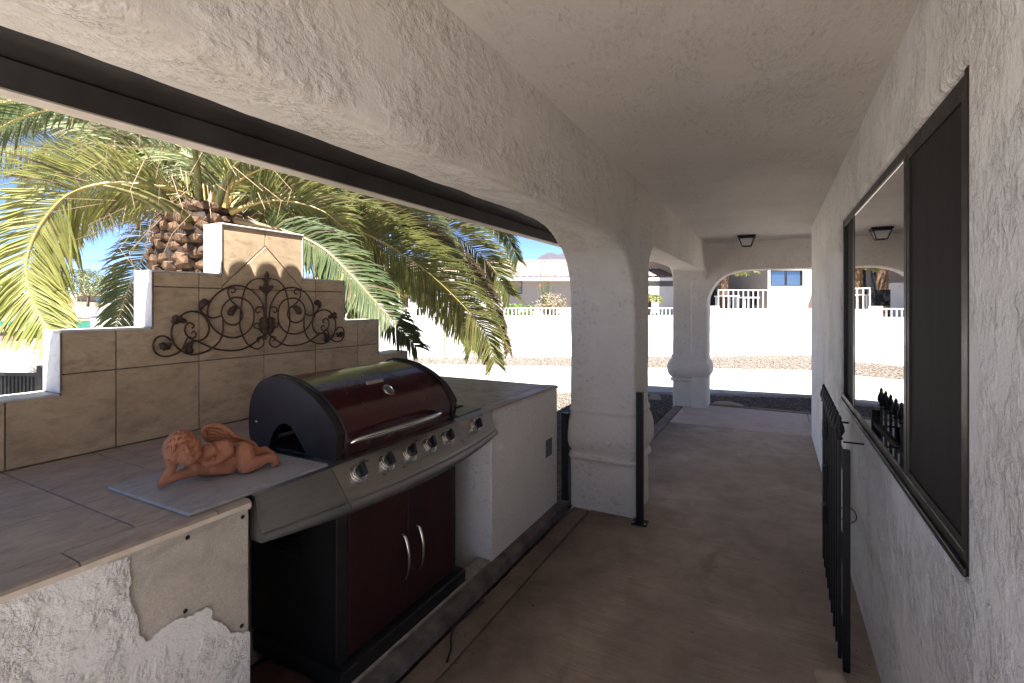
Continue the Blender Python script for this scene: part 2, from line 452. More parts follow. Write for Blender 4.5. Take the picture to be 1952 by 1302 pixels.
# ------------------------------------------------------------------ measured outlines (metres)
PEEL = [(0.652, 0.9), (0.647, 0.86), (0.651, 0.823), (0.648, 0.792), (0.649, 0.765), (0.659, 0.734), (0.668, 0.704), (0.669, 0.683), (0.67, 0.666), (0.684, 0.643), (0.694, 0.64), (0.703, 0.642), (0.718, 0.65), (0.733, 0.653), (0.753, 0.657), (0.769, 0.656), (0.783, 0.647), (0.798, 0.646), (0.817, 0.647), (0.842, 0.646), (0.857, 0.628), (0.855, 0.606), (0.875, 0.584), (0.897, 0.561), (0.91, 0.532), (0.944, 0.513), (0.982, 0.498)]
SCREWS = [(0.953, 0.864), (0.791, 0.868), (0.785, 0.665), (0.95, 0.529)]
ORN = [([(1.723, 1.383), (1.72, 1.499), (1.698, 1.551), (1.661, 1.591), (1.619, 1.612), (1.572, 1.619), (1.524, 1.609), (1.483, 1.586), (1.451, 1.554), (1.431, 1.517), (1.426, 1.47), (1.435, 1.433), (1.456, 1.4), (1.494, 1.368), (1.544, 1.352), (1.584, 1.355), (1.619, 1.368), (1.649, 1.398), (1.664, 1.431), (1.667, 1.471), (1.661, 1.505), (1.643, 1.531), (1.619, 1.548), (1.572, 1.558), (1.544, 1.553), (1.521, 1.539), (1.499, 1.514), (1.49, 1.482), (1.495, 1.458), (1.51, 1.433), (1.533, 1.42), (1.555, 1.417), (1.578, 1.423), (1.595, 1.439), (1.604, 1.466), (1.598, 1.492), (1.584, 1.505), (1.564, 1.507), (1.547, 1.5), (1.535, 1.484), (1.544, 1.468)], 0.006), ([(1.489, 1.466), (1.456, 1.455), (1.43, 1.461), (1.404, 1.478), (1.388, 1.504), (1.392, 1.525), (1.407, 1.534), (1.421, 1.525)], 0.006), ([(1.584, 1.506), (1.544, 1.536), (1.526, 1.566), (1.523, 1.595), (1.538, 1.608), (1.556, 1.607), (1.564, 1.595), (1.555, 1.582), (1.542, 1.585)], 0.005), ([(1.704, 1.661), (1.667, 1.655), (1.631, 1.624), (1.61, 1.578), (1.597, 1.506), (1.59, 1.433), (1.595, 1.389), (1.619, 1.332), (1.655, 1.295), (1.692, 1.285), (1.72, 1.306), (1.717, 1.336), (1.697, 1.347), (1.683, 1.333), (1.698, 1.32)], 0.005), ([(1.267, 1.46), (1.288, 1.455), (1.309, 1.477), (1.345, 1.489), (1.379, 1.484), (1.41, 1.465), (1.431, 1.422), (1.43, 1.386), (1.415, 1.359), (1.384, 1.347), (1.35, 1.354), (1.325, 1.378), (1.316, 1.401), (1.321, 1.424), (1.337, 1.435), (1.354, 1.428), (1.359, 1.415), (1.35, 1.41)], 0.006), ([(1.288, 1.447), (1.267, 1.428), (1.26, 1.387), (1.274, 1.337), (1.311, 1.299), (1.364, 1.282), (1.43, 1.297), (1.478, 1.335), (1.498, 1.388), (1.497, 1.447)], 0.006), ([(1.347, 1.382), (1.357, 1.394), (1.369, 1.383), (1.367, 1.368), (1.352, 1.36), (1.335, 1.368), (1.322, 1.351), (1.302, 1.302)], 0.005), ([(1.258, 1.355), (1.244, 1.371), (1.224, 1.379), (1.2, 1.371), (1.187, 1.345), (1.191, 1.316), (1.211, 1.293), (1.242, 1.285), (1.274, 1.292), (1.304, 1.307)], 0.006), ([(1.35, 1.296), (1.333, 1.307), (1.333, 1.33), (1.35, 1.344), (1.374, 1.345), (1.404, 1.331), (1.456, 1.304), (1.533, 1.287), (1.601, 1.288), (1.655, 1.309), (1.698, 1.338), (1.723, 1.354)], 0.006), ([(1.727, 1.473), (1.714, 1.502), (1.689, 1.508), (1.675, 1.491), (1.686, 1.475), (1.701, 1.485)], 0.005), ([(1.722, 1.371), (1.695, 1.389), (1.67, 1.4), (1.67, 1.417), (1.689, 1.422), (1.695, 1.41)], 0.005), ([(1.733, 1.569), (1.732, 1.476), (1.73, 1.4), (1.73, 1.33)], 0.0085)]
LEAF_ORN = [([(1.264, 1.465), (1.292, 1.451), (1.325, 1.439)], 0.02), ([(1.267, 1.433), (1.276, 1.448), (1.288, 1.452)], 0.02), ([(1.422, 1.525), (1.404, 1.533), (1.392, 1.517), (1.392, 1.496)], 0.022), ([(1.535, 1.465), (1.538, 1.484), (1.555, 1.503), (1.575, 1.506)], 0.022), ([(1.215, 1.348), (1.222, 1.333), (1.239, 1.327), (1.258, 1.345)], 0.02), ([(1.35, 1.298), (1.333, 1.307), (1.335, 1.327), (1.354, 1.343)], 0.022), ([(1.72, 1.453), (1.717, 1.406), (1.727, 1.354)], 0.03)]
FLEUR = [(1.739, 1.704), (1.75, 1.684), (1.748, 1.666), (1.765, 1.669), (1.756, 1.655), (1.746, 1.648), (1.745, 1.622), (1.775, 1.628), (1.774, 1.61), (1.756, 1.594), (1.743, 1.581), (1.734, 1.56), (1.727, 1.581), (1.714, 1.593), (1.695, 1.603), (1.697, 1.621), (1.722, 1.618), (1.725, 1.647), (1.714, 1.654), (1.708, 1.666), (1.725, 1.665), (1.727, 1.682)]
CHERUB = [[(0.049, -0.02, 0.1242, 0.0551), (0.0566, -0.03, 0.1197, 0.0508)], [(0.0487, -0.055, 0.1006, 0.0244), (0.0643, -0.055, 0.0888, 0.0234), (0.0823, -0.05, 0.0988, 0.0211)], [(0.0727, -0.055, 0.0816, 0.0153)], [(0.0508, -0.084, 0.1377, 0.0058), (0.0525, -0.089, 0.1299, 0.0058), (0.0546, -0.094, 0.1209, 0.0082)], [(0.0506, -0.09, 0.1168, 0.0048), (0.0619, -0.086, 0.117, 0.0048)], [(0.0337, -0.086, 0.1235, 0.0031), (0.0379, -0.0875, 0.1253, 0.0036), (0.0418, -0.0885, 0.1281, 0.0031)], [(0.066, -0.08, 0.1313, 0.0029), (0.0708, -0.077, 0.1327, 0.0034), (0.076, -0.07, 0.1337, 0.0027)], [(0.0582, -0.088, 0.0967, 0.0034), (0.0613, -0.091, 0.101, 0.0041), (0.0649, -0.092, 0.1025, 0.0036), (0.0723, -0.086, 0.1045, 0.0032)], [(0.0611, -0.087, 0.093, 0.0036), (0.0659, -0.089, 0.0963, 0.0044), (0.0706, -0.086, 0.0995, 0.0032)], [(-0.0002, -0.02, 0.0196, 0.0165), (0.013, -0.02, 0.0408, 0.0161), (0.0233, -0.025, 0.0665, 0.0157), (0.0194, -0.03, 0.0904, 0.0195)], [(0.0119, -0.05, 0.106, 0.0132), (0.0068, -0.045, 0.1253, 0.0108)], [(0.0223, -0.06, 0.0987, 0.0096), (0.0245, -0.07, 0.1172, 0.0077)], [(-0.0002, -0.02, 0.0208, 0.0151), (0.0408, -0.025, 0.0318, 0.0153), (0.0862, -0.01, 0.0365, 0.024)], [(0.1057, 0.01, 0.048, 0.0425), (0.1649, 0.01, 0.0324, 0.0396), (0.2369, 0.01, 0.0356, 0.0461)], [(0.1481, -0.012, 0.0281, 0.0247), (0.1899, -0.012, 0.0186, 0.0277)], [(0.1326, -0.01, 0.0827, 0.0348)], [(0.0885, -0.02, 0.0509, 0.0202)], [(0.1578, -0.0, 0.0964, 0.0223), (0.1784, -0.02, 0.099, 0.0236), (0.1815, -0.04, 0.0842, 0.0208), (0.1524, -0.06, 0.0687, 0.0153), (0.1311, -0.065, 0.0642, 0.0121)], [(0.1311, -0.065, 0.0642, 0.0111), (0.1124, -0.07, 0.0614, 0.0065), (0.1005, -0.07, 0.0707, 0.0042)], [(0.1289, -0.065, 0.0672, 0.0101), (0.1113, -0.075, 0.0707, 0.005), (0.1026, -0.075, 0.0776, 0.0032)], [(0.1331, -0.075, 0.0785, 0.0055), (0.1254, -0.08, 0.0838, 0.0037)], [(0.2365, 0, 0.0702, 0.0324), (0.2407, -0.02, 0.0681, 0.0349), (0.2408, -0.045, 0.0227, 0.0324), (0.2764, -0.05, 0.0294, 0.0229), (0.3084, -0.045, 0.035, 0.0169), (0.3292, -0.045, 0.0306, 0.0187)], [(0.3318, -0.045, 0.0245, 0.0171), (0.3397, -0.045, 0.0118, 0.0133), (0.3254, -0.05, 0.0023, 0.0077)], [(0.2753, 0.03, 0.0453, 0.025), (0.3169, 0.03, 0.0424, 0.0164), (0.3222, 0.03, 0.047, 0.0147), (0.3456, 0.02, 0.0273, 0.0142)]]
HAIR = [[(0.0633, -0.0393, 0.1719, 0.0054), (0.0564, -0.0314, 0.1752, 0.0062), (0.0489, -0.0247, 0.1761, 0.0054), (0.0377, -0.0277, 0.1764, 0.0062), (0.0258, -0.0392, 0.1742, 0.0054), (0.0173, -0.0467, 0.1682, 0.006), (0.012, -0.0402, 0.1608, 0.0053), (0.0109, -0.0217, 0.1509, 0.0046), (0.0132, -0.005, 0.1379, 0.0039)], [(0.0661, -0.0325, 0.1705, 0.0055), (0.0563, -0.0316, 0.1753, 0.0062), (0.0445, -0.0373, 0.178, 0.0054), (0.0344, -0.0399, 0.1774, 0.0061), (0.0278, -0.0303, 0.1737, 0.0054), (0.0263, -0.0111, 0.1654, 0.0062), (0.0261, 0.0039, 0.1541, 0.0055), (0.0211, 0.0051, 0.1451, 0.0047), (0.0128, -0.006, 0.1381, 0.0039)], [(0.0638, -0.0376, 0.1717, 0.0055), (0.0548, -0.0355, 0.1759, 0.0062), (0.0488, -0.0249, 0.1762, 0.0054), (0.0469, -0.0079, 0.1711, 0.0062), (0.0442, 0.0047, 0.164, 0.0055), (0.0348, 0.0055, 0.1599, 0.0062), (0.0217, -0.005, 0.1569, 0.0054), (0.0127, -0.0154, 0.1502, 0.0046), (0.0103, -0.0135, 0.1395, 0.0039)], [(0.067, -0.0309, 0.1699, 0.0055), (0.0647, -0.0175, 0.1698, 0.0063), (0.061, -0.0059, 0.1679, 0.0055), (0.0507, -0.0023, 0.1685, 0.0063), (0.0366, -0.0078, 0.1692, 0.0055), (0.0258, -0.0122, 0.1657, 0.0062), (0.022, -0.0045, 0.1568, 0.0054), (0.025, 0.0119, 0.1424, 0.0047), (0.0295, 0.0233, 0.1261, 0.004)], [(0.0711, -0.0261, 0.1668, 0.0055), (0.0645, -0.0179, 0.17, 0.0062), (0.0535, -0.0158, 0.1733, 0.0055), (0.0443, -0.0125, 0.1728, 0.0062), (0.0413, 0.0004, 0.1661, 0.0055), (0.0445, 0.0184, 0.1527, 0.0063), (0.0468, 0.0301, 0.1381, 0.0056), (0.0408, 0.0312, 0.1298, 0.0048), (0.0286, 0.0223, 0.1268, 0.004)], [(0.0679, -0.0296, 0.1693, 0.0055), (0.0623, -0.0207, 0.1716, 0.0062), (0.061, -0.0059, 0.168, 0.0055), (0.064, 0.0111, 0.158, 0.0063), (0.0644, 0.0234, 0.1477, 0.0056), (0.0557, 0.0283, 0.1434, 0.0064), (0.0405, 0.0242, 0.1433, 0.0055), (0.0281, 0.0168, 0.14, 0.0047), (0.0246, 0.0168, 0.1299, 0.004)], [(0.0724, -0.0251, 0.1658, 0.0055), (0.0751, -0.0099, 0.1612, 0.0063), (0.0755, 0.0038, 0.1557, 0.0056), (0.0682, 0.0137, 0.1544, 0.0063), (0.0547, 0.0165, 0.1559, 0.0056), (0.0436, 0.0174, 0.1534, 0.0063), (0.0412, 0.0249, 0.1428, 0.0055), (0.0461, 0.0352, 0.1252, 0.0048), (0.0501, 0.0388, 0.1079, 0.0041)], [(0.0766, -0.0236, 0.162, 0.0055), (0.0746, -0.0101, 0.1616, 0.0063), (0.0671, -0.0004, 0.1631, 0.0055), (0.0606, 0.0084, 0.1609, 0.0063), (0.0611, 0.0214, 0.1506, 0.0056), (0.067, 0.0337, 0.1333, 0.0064), (0.0695, 0.0396, 0.1173, 0.0056), (0.0629, 0.0415, 0.1095, 0.0049), (0.0489, 0.0384, 0.109, 0.0041)], [(0.0733, -0.0246, 0.165, 0.0055), (0.0724, -0.0111, 0.1636, 0.0063), (0.0756, 0.0038, 0.1556, 0.0056), (0.0817, 0.0164, 0.1417, 0.0064), (0.0838, 0.0256, 0.129, 0.0056), (0.0773, 0.0343, 0.1232, 0.0064), (0.0631, 0.0388, 0.1235, 0.0056), (0.0496, 0.0374, 0.1221, 0.0048), (0.0446, 0.0363, 0.113, 0.0041)], [(0.0778, -0.0237, 0.1608, 0.0055), (0.0841, -0.0108, 0.1522, 0.0063), (0.0879, 0.0015, 0.1432, 0.0056), (0.085, 0.0155, 0.1384, 0.0064), (0.0752, 0.0268, 0.1378, 0.0056), (0.0658, 0.0333, 0.1344, 0.0064), (0.0641, 0.039, 0.1225, 0.0056), (0.068, 0.0411, 0.1044, 0.0049), (0.0687, 0.0368, 0.0889, 0.0041)], [(0.0808, -0.0257, 0.1575, 0.0055), (0.0837, -0.0105, 0.1527, 0.0063), (0.0812, 0.0043, 0.1503, 0.0056), (0.0785, 0.0166, 0.1449, 0.0064), (0.0812, 0.0264, 0.1317, 0.0056), (0.0865, 0.03, 0.1133, 0.0064), (0.087, 0.0296, 0.098, 0.0057), (0.0804, 0.0329, 0.0905, 0.0049), (0.0675, 0.0376, 0.0902, 0.0041)], [(0.0785, -0.0239, 0.1601, 0.0055), (0.0821, -0.0097, 0.1545, 0.0063), (0.0881, 0.0013, 0.1429, 0.0056), (0.0943, 0.0063, 0.1274, 0.0064), (0.0964, 0.0107, 0.1138, 0.0056), (0.0928, 0.0218, 0.1056, 0.0064), (0.0827, 0.0346, 0.1033, 0.0057), (0.0707, 0.0403, 0.1015, 0.0049), (0.0643, 0.0391, 0.0936, 0.0041)], [(0.0815, -0.0269, 0.1565, 0.0055), (0.0891, -0.02, 0.1456, 0.0063), (0.0943, -0.0121, 0.1341, 0.0056), (0.0958, 0.0028, 0.1253, 0.0064), (0.0916, 0.0198, 0.1203, 0.0057), (0.0855, 0.0308, 0.1145, 0.0064), (0.0836, 0.0337, 0.1022, 0.0057), (0.0835, 0.0277, 0.0865, 0.0049)], [(0.0825, -0.0319, 0.1546, 0.0055), (0.0889, -0.0191, 0.1459, 0.0063), (0.0915, -0.003, 0.1388, 0.0056), (0.0924, 0.0095, 0.1299, 0.0064), (0.0952, 0.0138, 0.1155, 0.0056), (0.0966, 0.0086, 0.0993, 0.0064), (0.0934, 0.003, 0.0869, 0.0056)], [(0.0818, -0.0277, 0.1561, 0.0055), (0.0883, -0.0169, 0.1469, 0.0063), (0.0944, -0.0128, 0.1339, 0.0056), (0.0976, -0.016, 0.1198, 0.0063), (0.0978, -0.0168, 0.1072, 0.0056), (0.097, -0.0056, 0.0963, 0.0064), (0.0928, 0.0128, 0.0892, 0.0056), (0.0847, 0.0247, 0.0848, 0.0049)], [(0.0824, -0.034, 0.1543, 0.0055), (0.0884, -0.0347, 0.1433, 0.0063), (0.0927, -0.033, 0.1316, 0.0055), (0.0971, -0.0209, 0.1194, 0.0063), (0.0986, -0.0023, 0.1091, 0.0056), (0.0963, 0.0106, 0.1, 0.0064), (0.0931, 0.0105, 0.0886, 0.0056)], [(0.0811, -0.0402, 0.1543, 0.0055), (0.0887, -0.0333, 0.1433, 0.0063), (0.0947, -0.0202, 0.1322, 0.0056), (0.0978, -0.0107, 0.1206, 0.0064), (0.0983, -0.0126, 0.1075, 0.0056), (0.0938, -0.0242, 0.096, 0.0063)], [(0.0823, -0.035, 0.1542, 0.0055), (0.0891, -0.0305, 0.1434, 0.0063), (0.0925, -0.034, 0.1317, 0.0055), (0.0907, -0.0439, 0.1213, 0.0062)], [(0.0802, -0.0426, 0.1547, 0.0055), (0.0823, -0.0504, 0.1463, 0.0062), (0.0837, -0.0549, 0.1362, 0.0055), (0.0887, -0.0484, 0.1224, 0.0062), (0.094, -0.0329, 0.1079, 0.0055), (0.0946, -0.0213, 0.0958, 0.0063), (0.0893, -0.0235, 0.0862, 0.0055)], [(0.0771, -0.0483, 0.1566, 0.0055), (0.0831, -0.0489, 0.1458, 0.0062), (0.0898, -0.0422, 0.1327, 0.0055), (0.0929, -0.0379, 0.1202, 0.0063), (0.0896, -0.0448, 0.1101, 0.0055)], [(0.0798, -0.0436, 0.1549, 0.0055), (0.0843, -0.0464, 0.145, 0.0062), (0.0831, -0.056, 0.1367, 0.0055)], [(0.0756, -0.0502, 0.1577, 0.0054), (0.0727, -0.0624, 0.1533, 0.0061)], [(0.0717, -0.0537, 0.1608, 0.0054), (0.0739, -0.0614, 0.1523, 0.0062), (0.0786, -0.0625, 0.1399, 0.0054)], [(0.0751, -0.0509, 0.1581, 0.0054), (0.0754, -0.0598, 0.1511, 0.0062)], [(0.07, -0.0545, 0.1623, 0.0054), (0.0627, -0.0671, 0.1622, 0.0061), (0.0564, -0.0772, 0.1589, 0.0053)], [(0.0666, -0.0548, 0.1657, 0.0054), (0.0639, -0.067, 0.1611, 0.0061), (0.0644, -0.0751, 0.1514, 0.0054)], [(0.0695, -0.0547, 0.1628, 0.0054), (0.0652, -0.0667, 0.1598, 0.0061), (0.0554, -0.0772, 0.1599, 0.0053), (0.0427, -0.0827, 0.1616, 0.006), (0.0333, -0.0853, 0.1588, 0.0053), (0.0304, -0.0894, 0.1481, 0.006)], [(0.0652, -0.0541, 0.1671, 0.0054), (0.0551, -0.063, 0.1704, 0.0061), (0.0461, -0.0711, 0.1702, 0.0053), (0.0412, -0.0816, 0.1632, 0.006)], [(0.0631, -0.0513, 0.1697, 0.0054), (0.0559, -0.0641, 0.1694, 0.0061), (0.0516, -0.0762, 0.1638, 0.0053), (0.0458, -0.0842, 0.1583, 0.006), (0.0346, -0.0865, 0.1573, 0.0053), (0.0221, -0.0806, 0.1577, 0.006), (0.014, -0.0724, 0.1536, 0.0052), (0.0111, -0.071, 0.1431, 0.0045), (0.0135, -0.0723, 0.1274, 0.0038)], [(0.0649, -0.0539, 0.1675, 0.0054), (0.0568, -0.0649, 0.1684, 0.0061), (0.0454, -0.0699, 0.171, 0.0053), (0.0338, -0.0674, 0.173, 0.006), (0.0247, -0.0656, 0.1706, 0.0053), (0.0188, -0.0719, 0.1625, 0.006), (0.0176, -0.0805, 0.1487, 0.0052), (0.0181, -0.0815, 0.1344, 0.0045), (0.015, -0.0738, 0.1257, 0.0038)], [(0.0625, -0.0492, 0.1707, 0.0054), (0.0522, -0.0514, 0.1754, 0.0061), (0.0422, -0.0546, 0.177, 0.0054), (0.0334, -0.0652, 0.1739, 0.006), (0.028, -0.0776, 0.1653, 0.0053), (0.0235, -0.0828, 0.1561, 0.006), (0.016, -0.0775, 0.1508, 0.0052), (0.0086, -0.0622, 0.1469, 0.0045), (0.0056, -0.0461, 0.1393, 0.0038)], [(0.0623, -0.0443, 0.1718, 0.0054), (0.0523, -0.0536, 0.1749, 0.0061), (0.0437, -0.0655, 0.1736, 0.0053), (0.0351, -0.0721, 0.1709, 0.006), (0.0251, -0.0679, 0.1699, 0.0053), (0.0169, -0.0538, 0.1674, 0.006), (0.0118, -0.0419, 0.1607, 0.0053), (0.0076, -0.0425, 0.151, 0.0046), (0.0059, -0.0509, 0.1382, 0.0038)], [(0.0624, -0.0488, 0.1709, 0.0054), (0.0524, -0.0551, 0.1745, 0.0061), (0.0422, -0.0525, 0.1774, 0.0054), (0.034, -0.0421, 0.1774, 0.0061), (0.0265, -0.0356, 0.1741, 0.0054), (0.0178, -0.0416, 0.1685, 0.0061), (0.0112, -0.0547, 0.1592, 0.0053), (0.0083, -0.0607, 0.1474, 0.0045), (0.0062, -0.0535, 0.1375, 0.0038)], [(0.0628, -0.0413, 0.172, 0.0054), (0.0547, -0.0358, 0.1759, 0.0062), (0.0458, -0.0328, 0.1776, 0.0054), (0.0345, -0.0397, 0.1774, 0.0061), (0.0242, -0.0522, 0.1734, 0.0053), (0.0169, -0.0578, 0.1667, 0.006), (0.0113, -0.0492, 0.16, 0.0053), (0.0091, -0.03, 0.1514, 0.0046), (0.0101, -0.0141, 0.1396, 0.0039)]]
WING = [(0.125, 0.045, 0.1531), (0.1314, 0.045, 0.1599), (0.1406, 0.045, 0.1637), (0.1616, 0.045, 0.1642), (0.1853, 0.045, 0.1555), (0.207, 0.045, 0.1391), (0.2193, 0.045, 0.1219), (0.2466, 0.045, 0.1033), (0.2695, 0.045, 0.0885), (0.2901, 0.045, 0.0728), (0.301, 0.045, 0.0552), (0.2901, 0.045, 0.0616), (0.2593, 0.045, 0.0787), (0.2217, 0.045, 0.09), (0.1616, 0.045, 0.1014), (0.136, 0.045, 0.1089), (0.1291, 0.045, 0.1247), (0.125, 0.045, 0.1413)]
WINGRIM = [(0.1292, 0.035, 0.1318), (0.1241, 0.035, 0.1485), (0.128, 0.035, 0.1609), (0.1383, 0.035, 0.1663), (0.1592, 0.035, 0.1663), (0.1828, 0.035, 0.1576), (0.2044, 0.035, 0.1412), (0.2166, 0.035, 0.1242), (0.2438, 0.035, 0.1056), (0.2665, 0.035, 0.0909), (0.2871, 0.035, 0.0754), (0.2975, 0.035, 0.0594)]
WINGFEA = [[(0.1362, 0.036, 0.1514), (0.1524, 0.036, 0.1526), (0.1735, 0.036, 0.1437), (0.1926, 0.036, 0.1283), (0.2096, 0.036, 0.109)], [(0.1385, 0.036, 0.1405), (0.1548, 0.036, 0.1416), (0.1735, 0.036, 0.1317), (0.1926, 0.036, 0.1148)], [(0.1408, 0.036, 0.1295), (0.1571, 0.036, 0.1293), (0.1735, 0.036, 0.1196)], [(0.1432, 0.036, 0.1199), (0.1594, 0.036, 0.1182)], [(0.1831, 0.036, 0.1488), (0.1999, 0.036, 0.1324), (0.2169, 0.036, 0.1104), (0.2366, 0.036, 0.0985)]]
FRONDS = [([(-4.065, 2.367, 2.248), (-4.111, 2.173, 2.406), (-4.194, 1.958, 2.422), (-4.318, 1.779, 2.406), (-4.428, 1.607, 2.299), (-4.488, 1.485, 2.088), (-4.498, 1.412, 1.846), (-4.435, 1.4, 1.63), (-4.337, 1.43, 1.436), (-4.218, 1.47, 1.296)], {'L': 0.5, 'col': 0, 'tw': 0.85}), ([(-4.552, 2.675, 2.435), (-5.085, 2.504, 2.946), (-5.517, 2.274, 3.264), (-5.993, 2.02, 3.533), (-6.555, 1.721, 3.631), (-7.074, 1.445, 3.435)], {'L': 0.62, 'col': 1}), ([(-4.552, 2.675, 2.387), (-5.172, 2.458, 2.75), (-5.734, 2.158, 2.936), (-6.253, 1.882, 2.995), (-6.728, 1.629, 2.897), (-7.031, 1.468, 2.652)], {'L': 0.55, 'col': 1}), ([(-4.721, 2.585, 2.244), (-5.216, 2.661, 2.215), (-5.621, 2.671, 2.058), (-5.877, 2.648, 1.743), (-6.042, 2.618, 1.416), (-6.178, 2.601, 1.11)], {'L': 0.4, 'col': 2}), ([(-4.051, 2.601, 2.285), (-3.959, 2.99, 2.387), (-3.851, 3.501, 2.334), (-3.717, 4.026, 2.192), (-3.506, 4.478, 1.914), (-3.249, 4.841, 1.526), (-3.056, 5.057, 1.181), (-2.987, 5.151, 0.829)], {'L': 0.62, 'col': 3}), ([(-4.147, 2.663, 2.349), (-4.133, 3.237, 2.639), (-3.891, 3.819, 2.644), (-3.611, 4.422, 2.528), (-3.361, 4.895, 2.343), (-3.131, 5.244, 2.046), (-2.937, 5.46, 1.645)], {'L': 0.6, 'col': 3}), ([(-3.858, 2.478, 2.206), (-3.431, 2.591, 2.106), (-3.134, 2.693, 1.975), (-2.897, 2.763, 1.767), (-2.683, 2.82, 1.544), (-2.524, 2.905, 1.344), (-2.404, 2.968, 1.197)], {'L': 0.36, 'col': 2}), ([(-4.34, 2.787, 2.339), (-4.117, 3.472, 2.324), (-4.012, 4.095, 2.229), (-3.805, 4.658, 1.903), (-3.59, 5.0, 1.526), (-3.415, 5.206, 1.163), (-3.357, 5.237, 0.965)], {'L': 0.52, 'col': 3}), ([(-4.244, 2.725, 2.368), (-4.035, 3.403, 2.611), (-3.736, 4.129, 2.503), (-3.358, 4.783, 2.144), (-3.079, 5.158, 1.654), (-2.923, 5.298, 1.14), (-2.878, 5.322, 0.934)], {'L': 0.26, 'col': 4}), ([(-4.523, 2.803, 2.456), (-4.493, 3.272, 3.283), (-4.193, 3.885, 3.711), (-3.749, 4.688, 3.537), (-3.357, 5.237, 2.913), (-3.104, 5.598, 2.481), (-2.936, 5.687, 2.099)], {'L': 0.46, 'col': 2}), ([(-3.884, 2.407, 2.302), (-3.809, 2.39, 2.479), (-3.743, 2.425, 2.666), (-3.578, 2.513, 2.936), (-3.358, 2.63, 3.102)], {'L': 0.4, 'col': 1, 'bare': 0.5}), ([(-4.326, 2.681, 2.368), (-4.134, 3.01, 2.676), (-3.943, 3.452, 2.804), (-3.766, 3.999, 2.767), (-3.506, 4.478, 2.48), (-3.304, 4.812, 2.082)], {'L': 0.42, 'col': 1}), ([(-4.696, 2.711, 2.407), (-5.386, 2.797, 2.857), (-6.172, 2.831, 3.193), (-6.944, 2.76, 3.286), (-7.631, 2.621, 3.16), (-8.099, 2.485, 2.804)], {'L': 0.5, 'col': 1}), ([(-4.594, 2.652, 2.387), (-5.306, 2.613, 2.547), (-5.856, 2.546, 2.644), (-6.433, 2.466, 2.522), (-6.934, 2.426, 2.273), (-7.217, 2.388, 1.877)], {'L': 0.45, 'col': 3}), ([(-4.653, 2.734, 2.456), (-5.035, 2.757, 3.008), (-5.417, 2.667, 3.43), (-5.997, 2.471, 3.815), (-6.561, 2.171, 3.975)], {'L': 0.6, 'col': 1}), ([(-4.609, 2.757, 2.407), (-4.956, 2.912, 2.986), (-5.254, 2.98, 3.535), (-5.709, 2.964, 4.122), (-6.223, 2.804, 4.516)], {'L': 0.5, 'col': 2}), ([(-4.509, 2.697, 2.387), (-4.445, 2.958, 2.926), (-4.219, 3.305, 3.352), (-3.816, 3.746, 3.481), (-3.368, 4.211, 3.162)], {'L': 0.55, 'col': 1}), ([(-4.268, 2.599, 2.28), (-4.037, 2.835, 2.228), (-3.79, 3.08, 2.1), (-3.615, 3.287, 1.868), (-3.442, 3.379, 1.574), (-3.399, 3.402, 1.28)], {'L': 0.4, 'col': 3}), ([(-4.566, 2.78, 2.333), (-4.493, 3.272, 2.484), (-4.265, 3.734, 2.316), (-4.012, 4.095, 1.994), (-3.874, 4.281, 1.645)], {'L': 0.45, 'col': 3}), ([(-4.855, 2.853, 2.496), (-5.357, 3.039, 3.187), (-6.033, 3.132, 3.792), (-6.915, 3.116, 4.21), (-7.728, 2.909, 4.168)], {'L': 0.5, 'col': 2}), ([(-4.765, 2.901, 2.496), (-5.015, 3.221, 3.242), (-5.032, 3.665, 3.852), (-4.828, 4.227, 4.146)], {'L': 0.5, 'col': 2}), ([(-4.008, 2.397, 2.291), (-3.995, 2.348, 2.513), (-4.091, 2.24, 2.687), (-4.311, 2.123, 2.77), (-4.531, 2.006, 2.749), (-4.775, 1.933, 2.66)], {'L': 0.42, 'col': 1}), ([(-3.971, 2.417, 2.291), (-3.81, 2.447, 2.492), (-3.587, 2.565, 2.618), (-3.369, 2.738, 2.611), (-3.222, 2.929, 2.529)], {'L': 0.42, 'col': 3}), ([(-3.989, 2.407, 2.27), (-3.952, 2.427, 2.547), (-3.933, 2.437, 2.76), (-3.971, 2.417, 2.973)], {'L': 0.45, 'col': 1}), ([(-4.096, 2.407, 2.279), (-4.234, 2.277, 2.41), (-4.532, 2.232, 2.52), (-4.84, 2.181, 2.576)], {'L': 0.4, 'col': 3}), ([(-3.895, 2.458, 2.27), (-3.67, 2.578, 2.355), (-3.487, 2.731, 2.365), (-3.299, 2.888, 2.288), (-3.222, 3.043, 2.151)], {'L': 0.4, 'col': 3}), ([(-4.566, 2.78, 2.407), (-4.495, 3.158, 2.673), (-4.331, 3.585, 2.716), (-4.142, 3.912, 2.561), (-3.96, 4.122, 2.287)], {'L': 0.5, 'col': 1})]
# ================================================================== SETTING
# ground sheet
g = obj('ground', MB().grid(lambda a, b: ((a-.5)*1600, (b-.5)*1600, -.07), 2, 2), GRAVEL)
struct(g, 'tan gravel ground around the house')
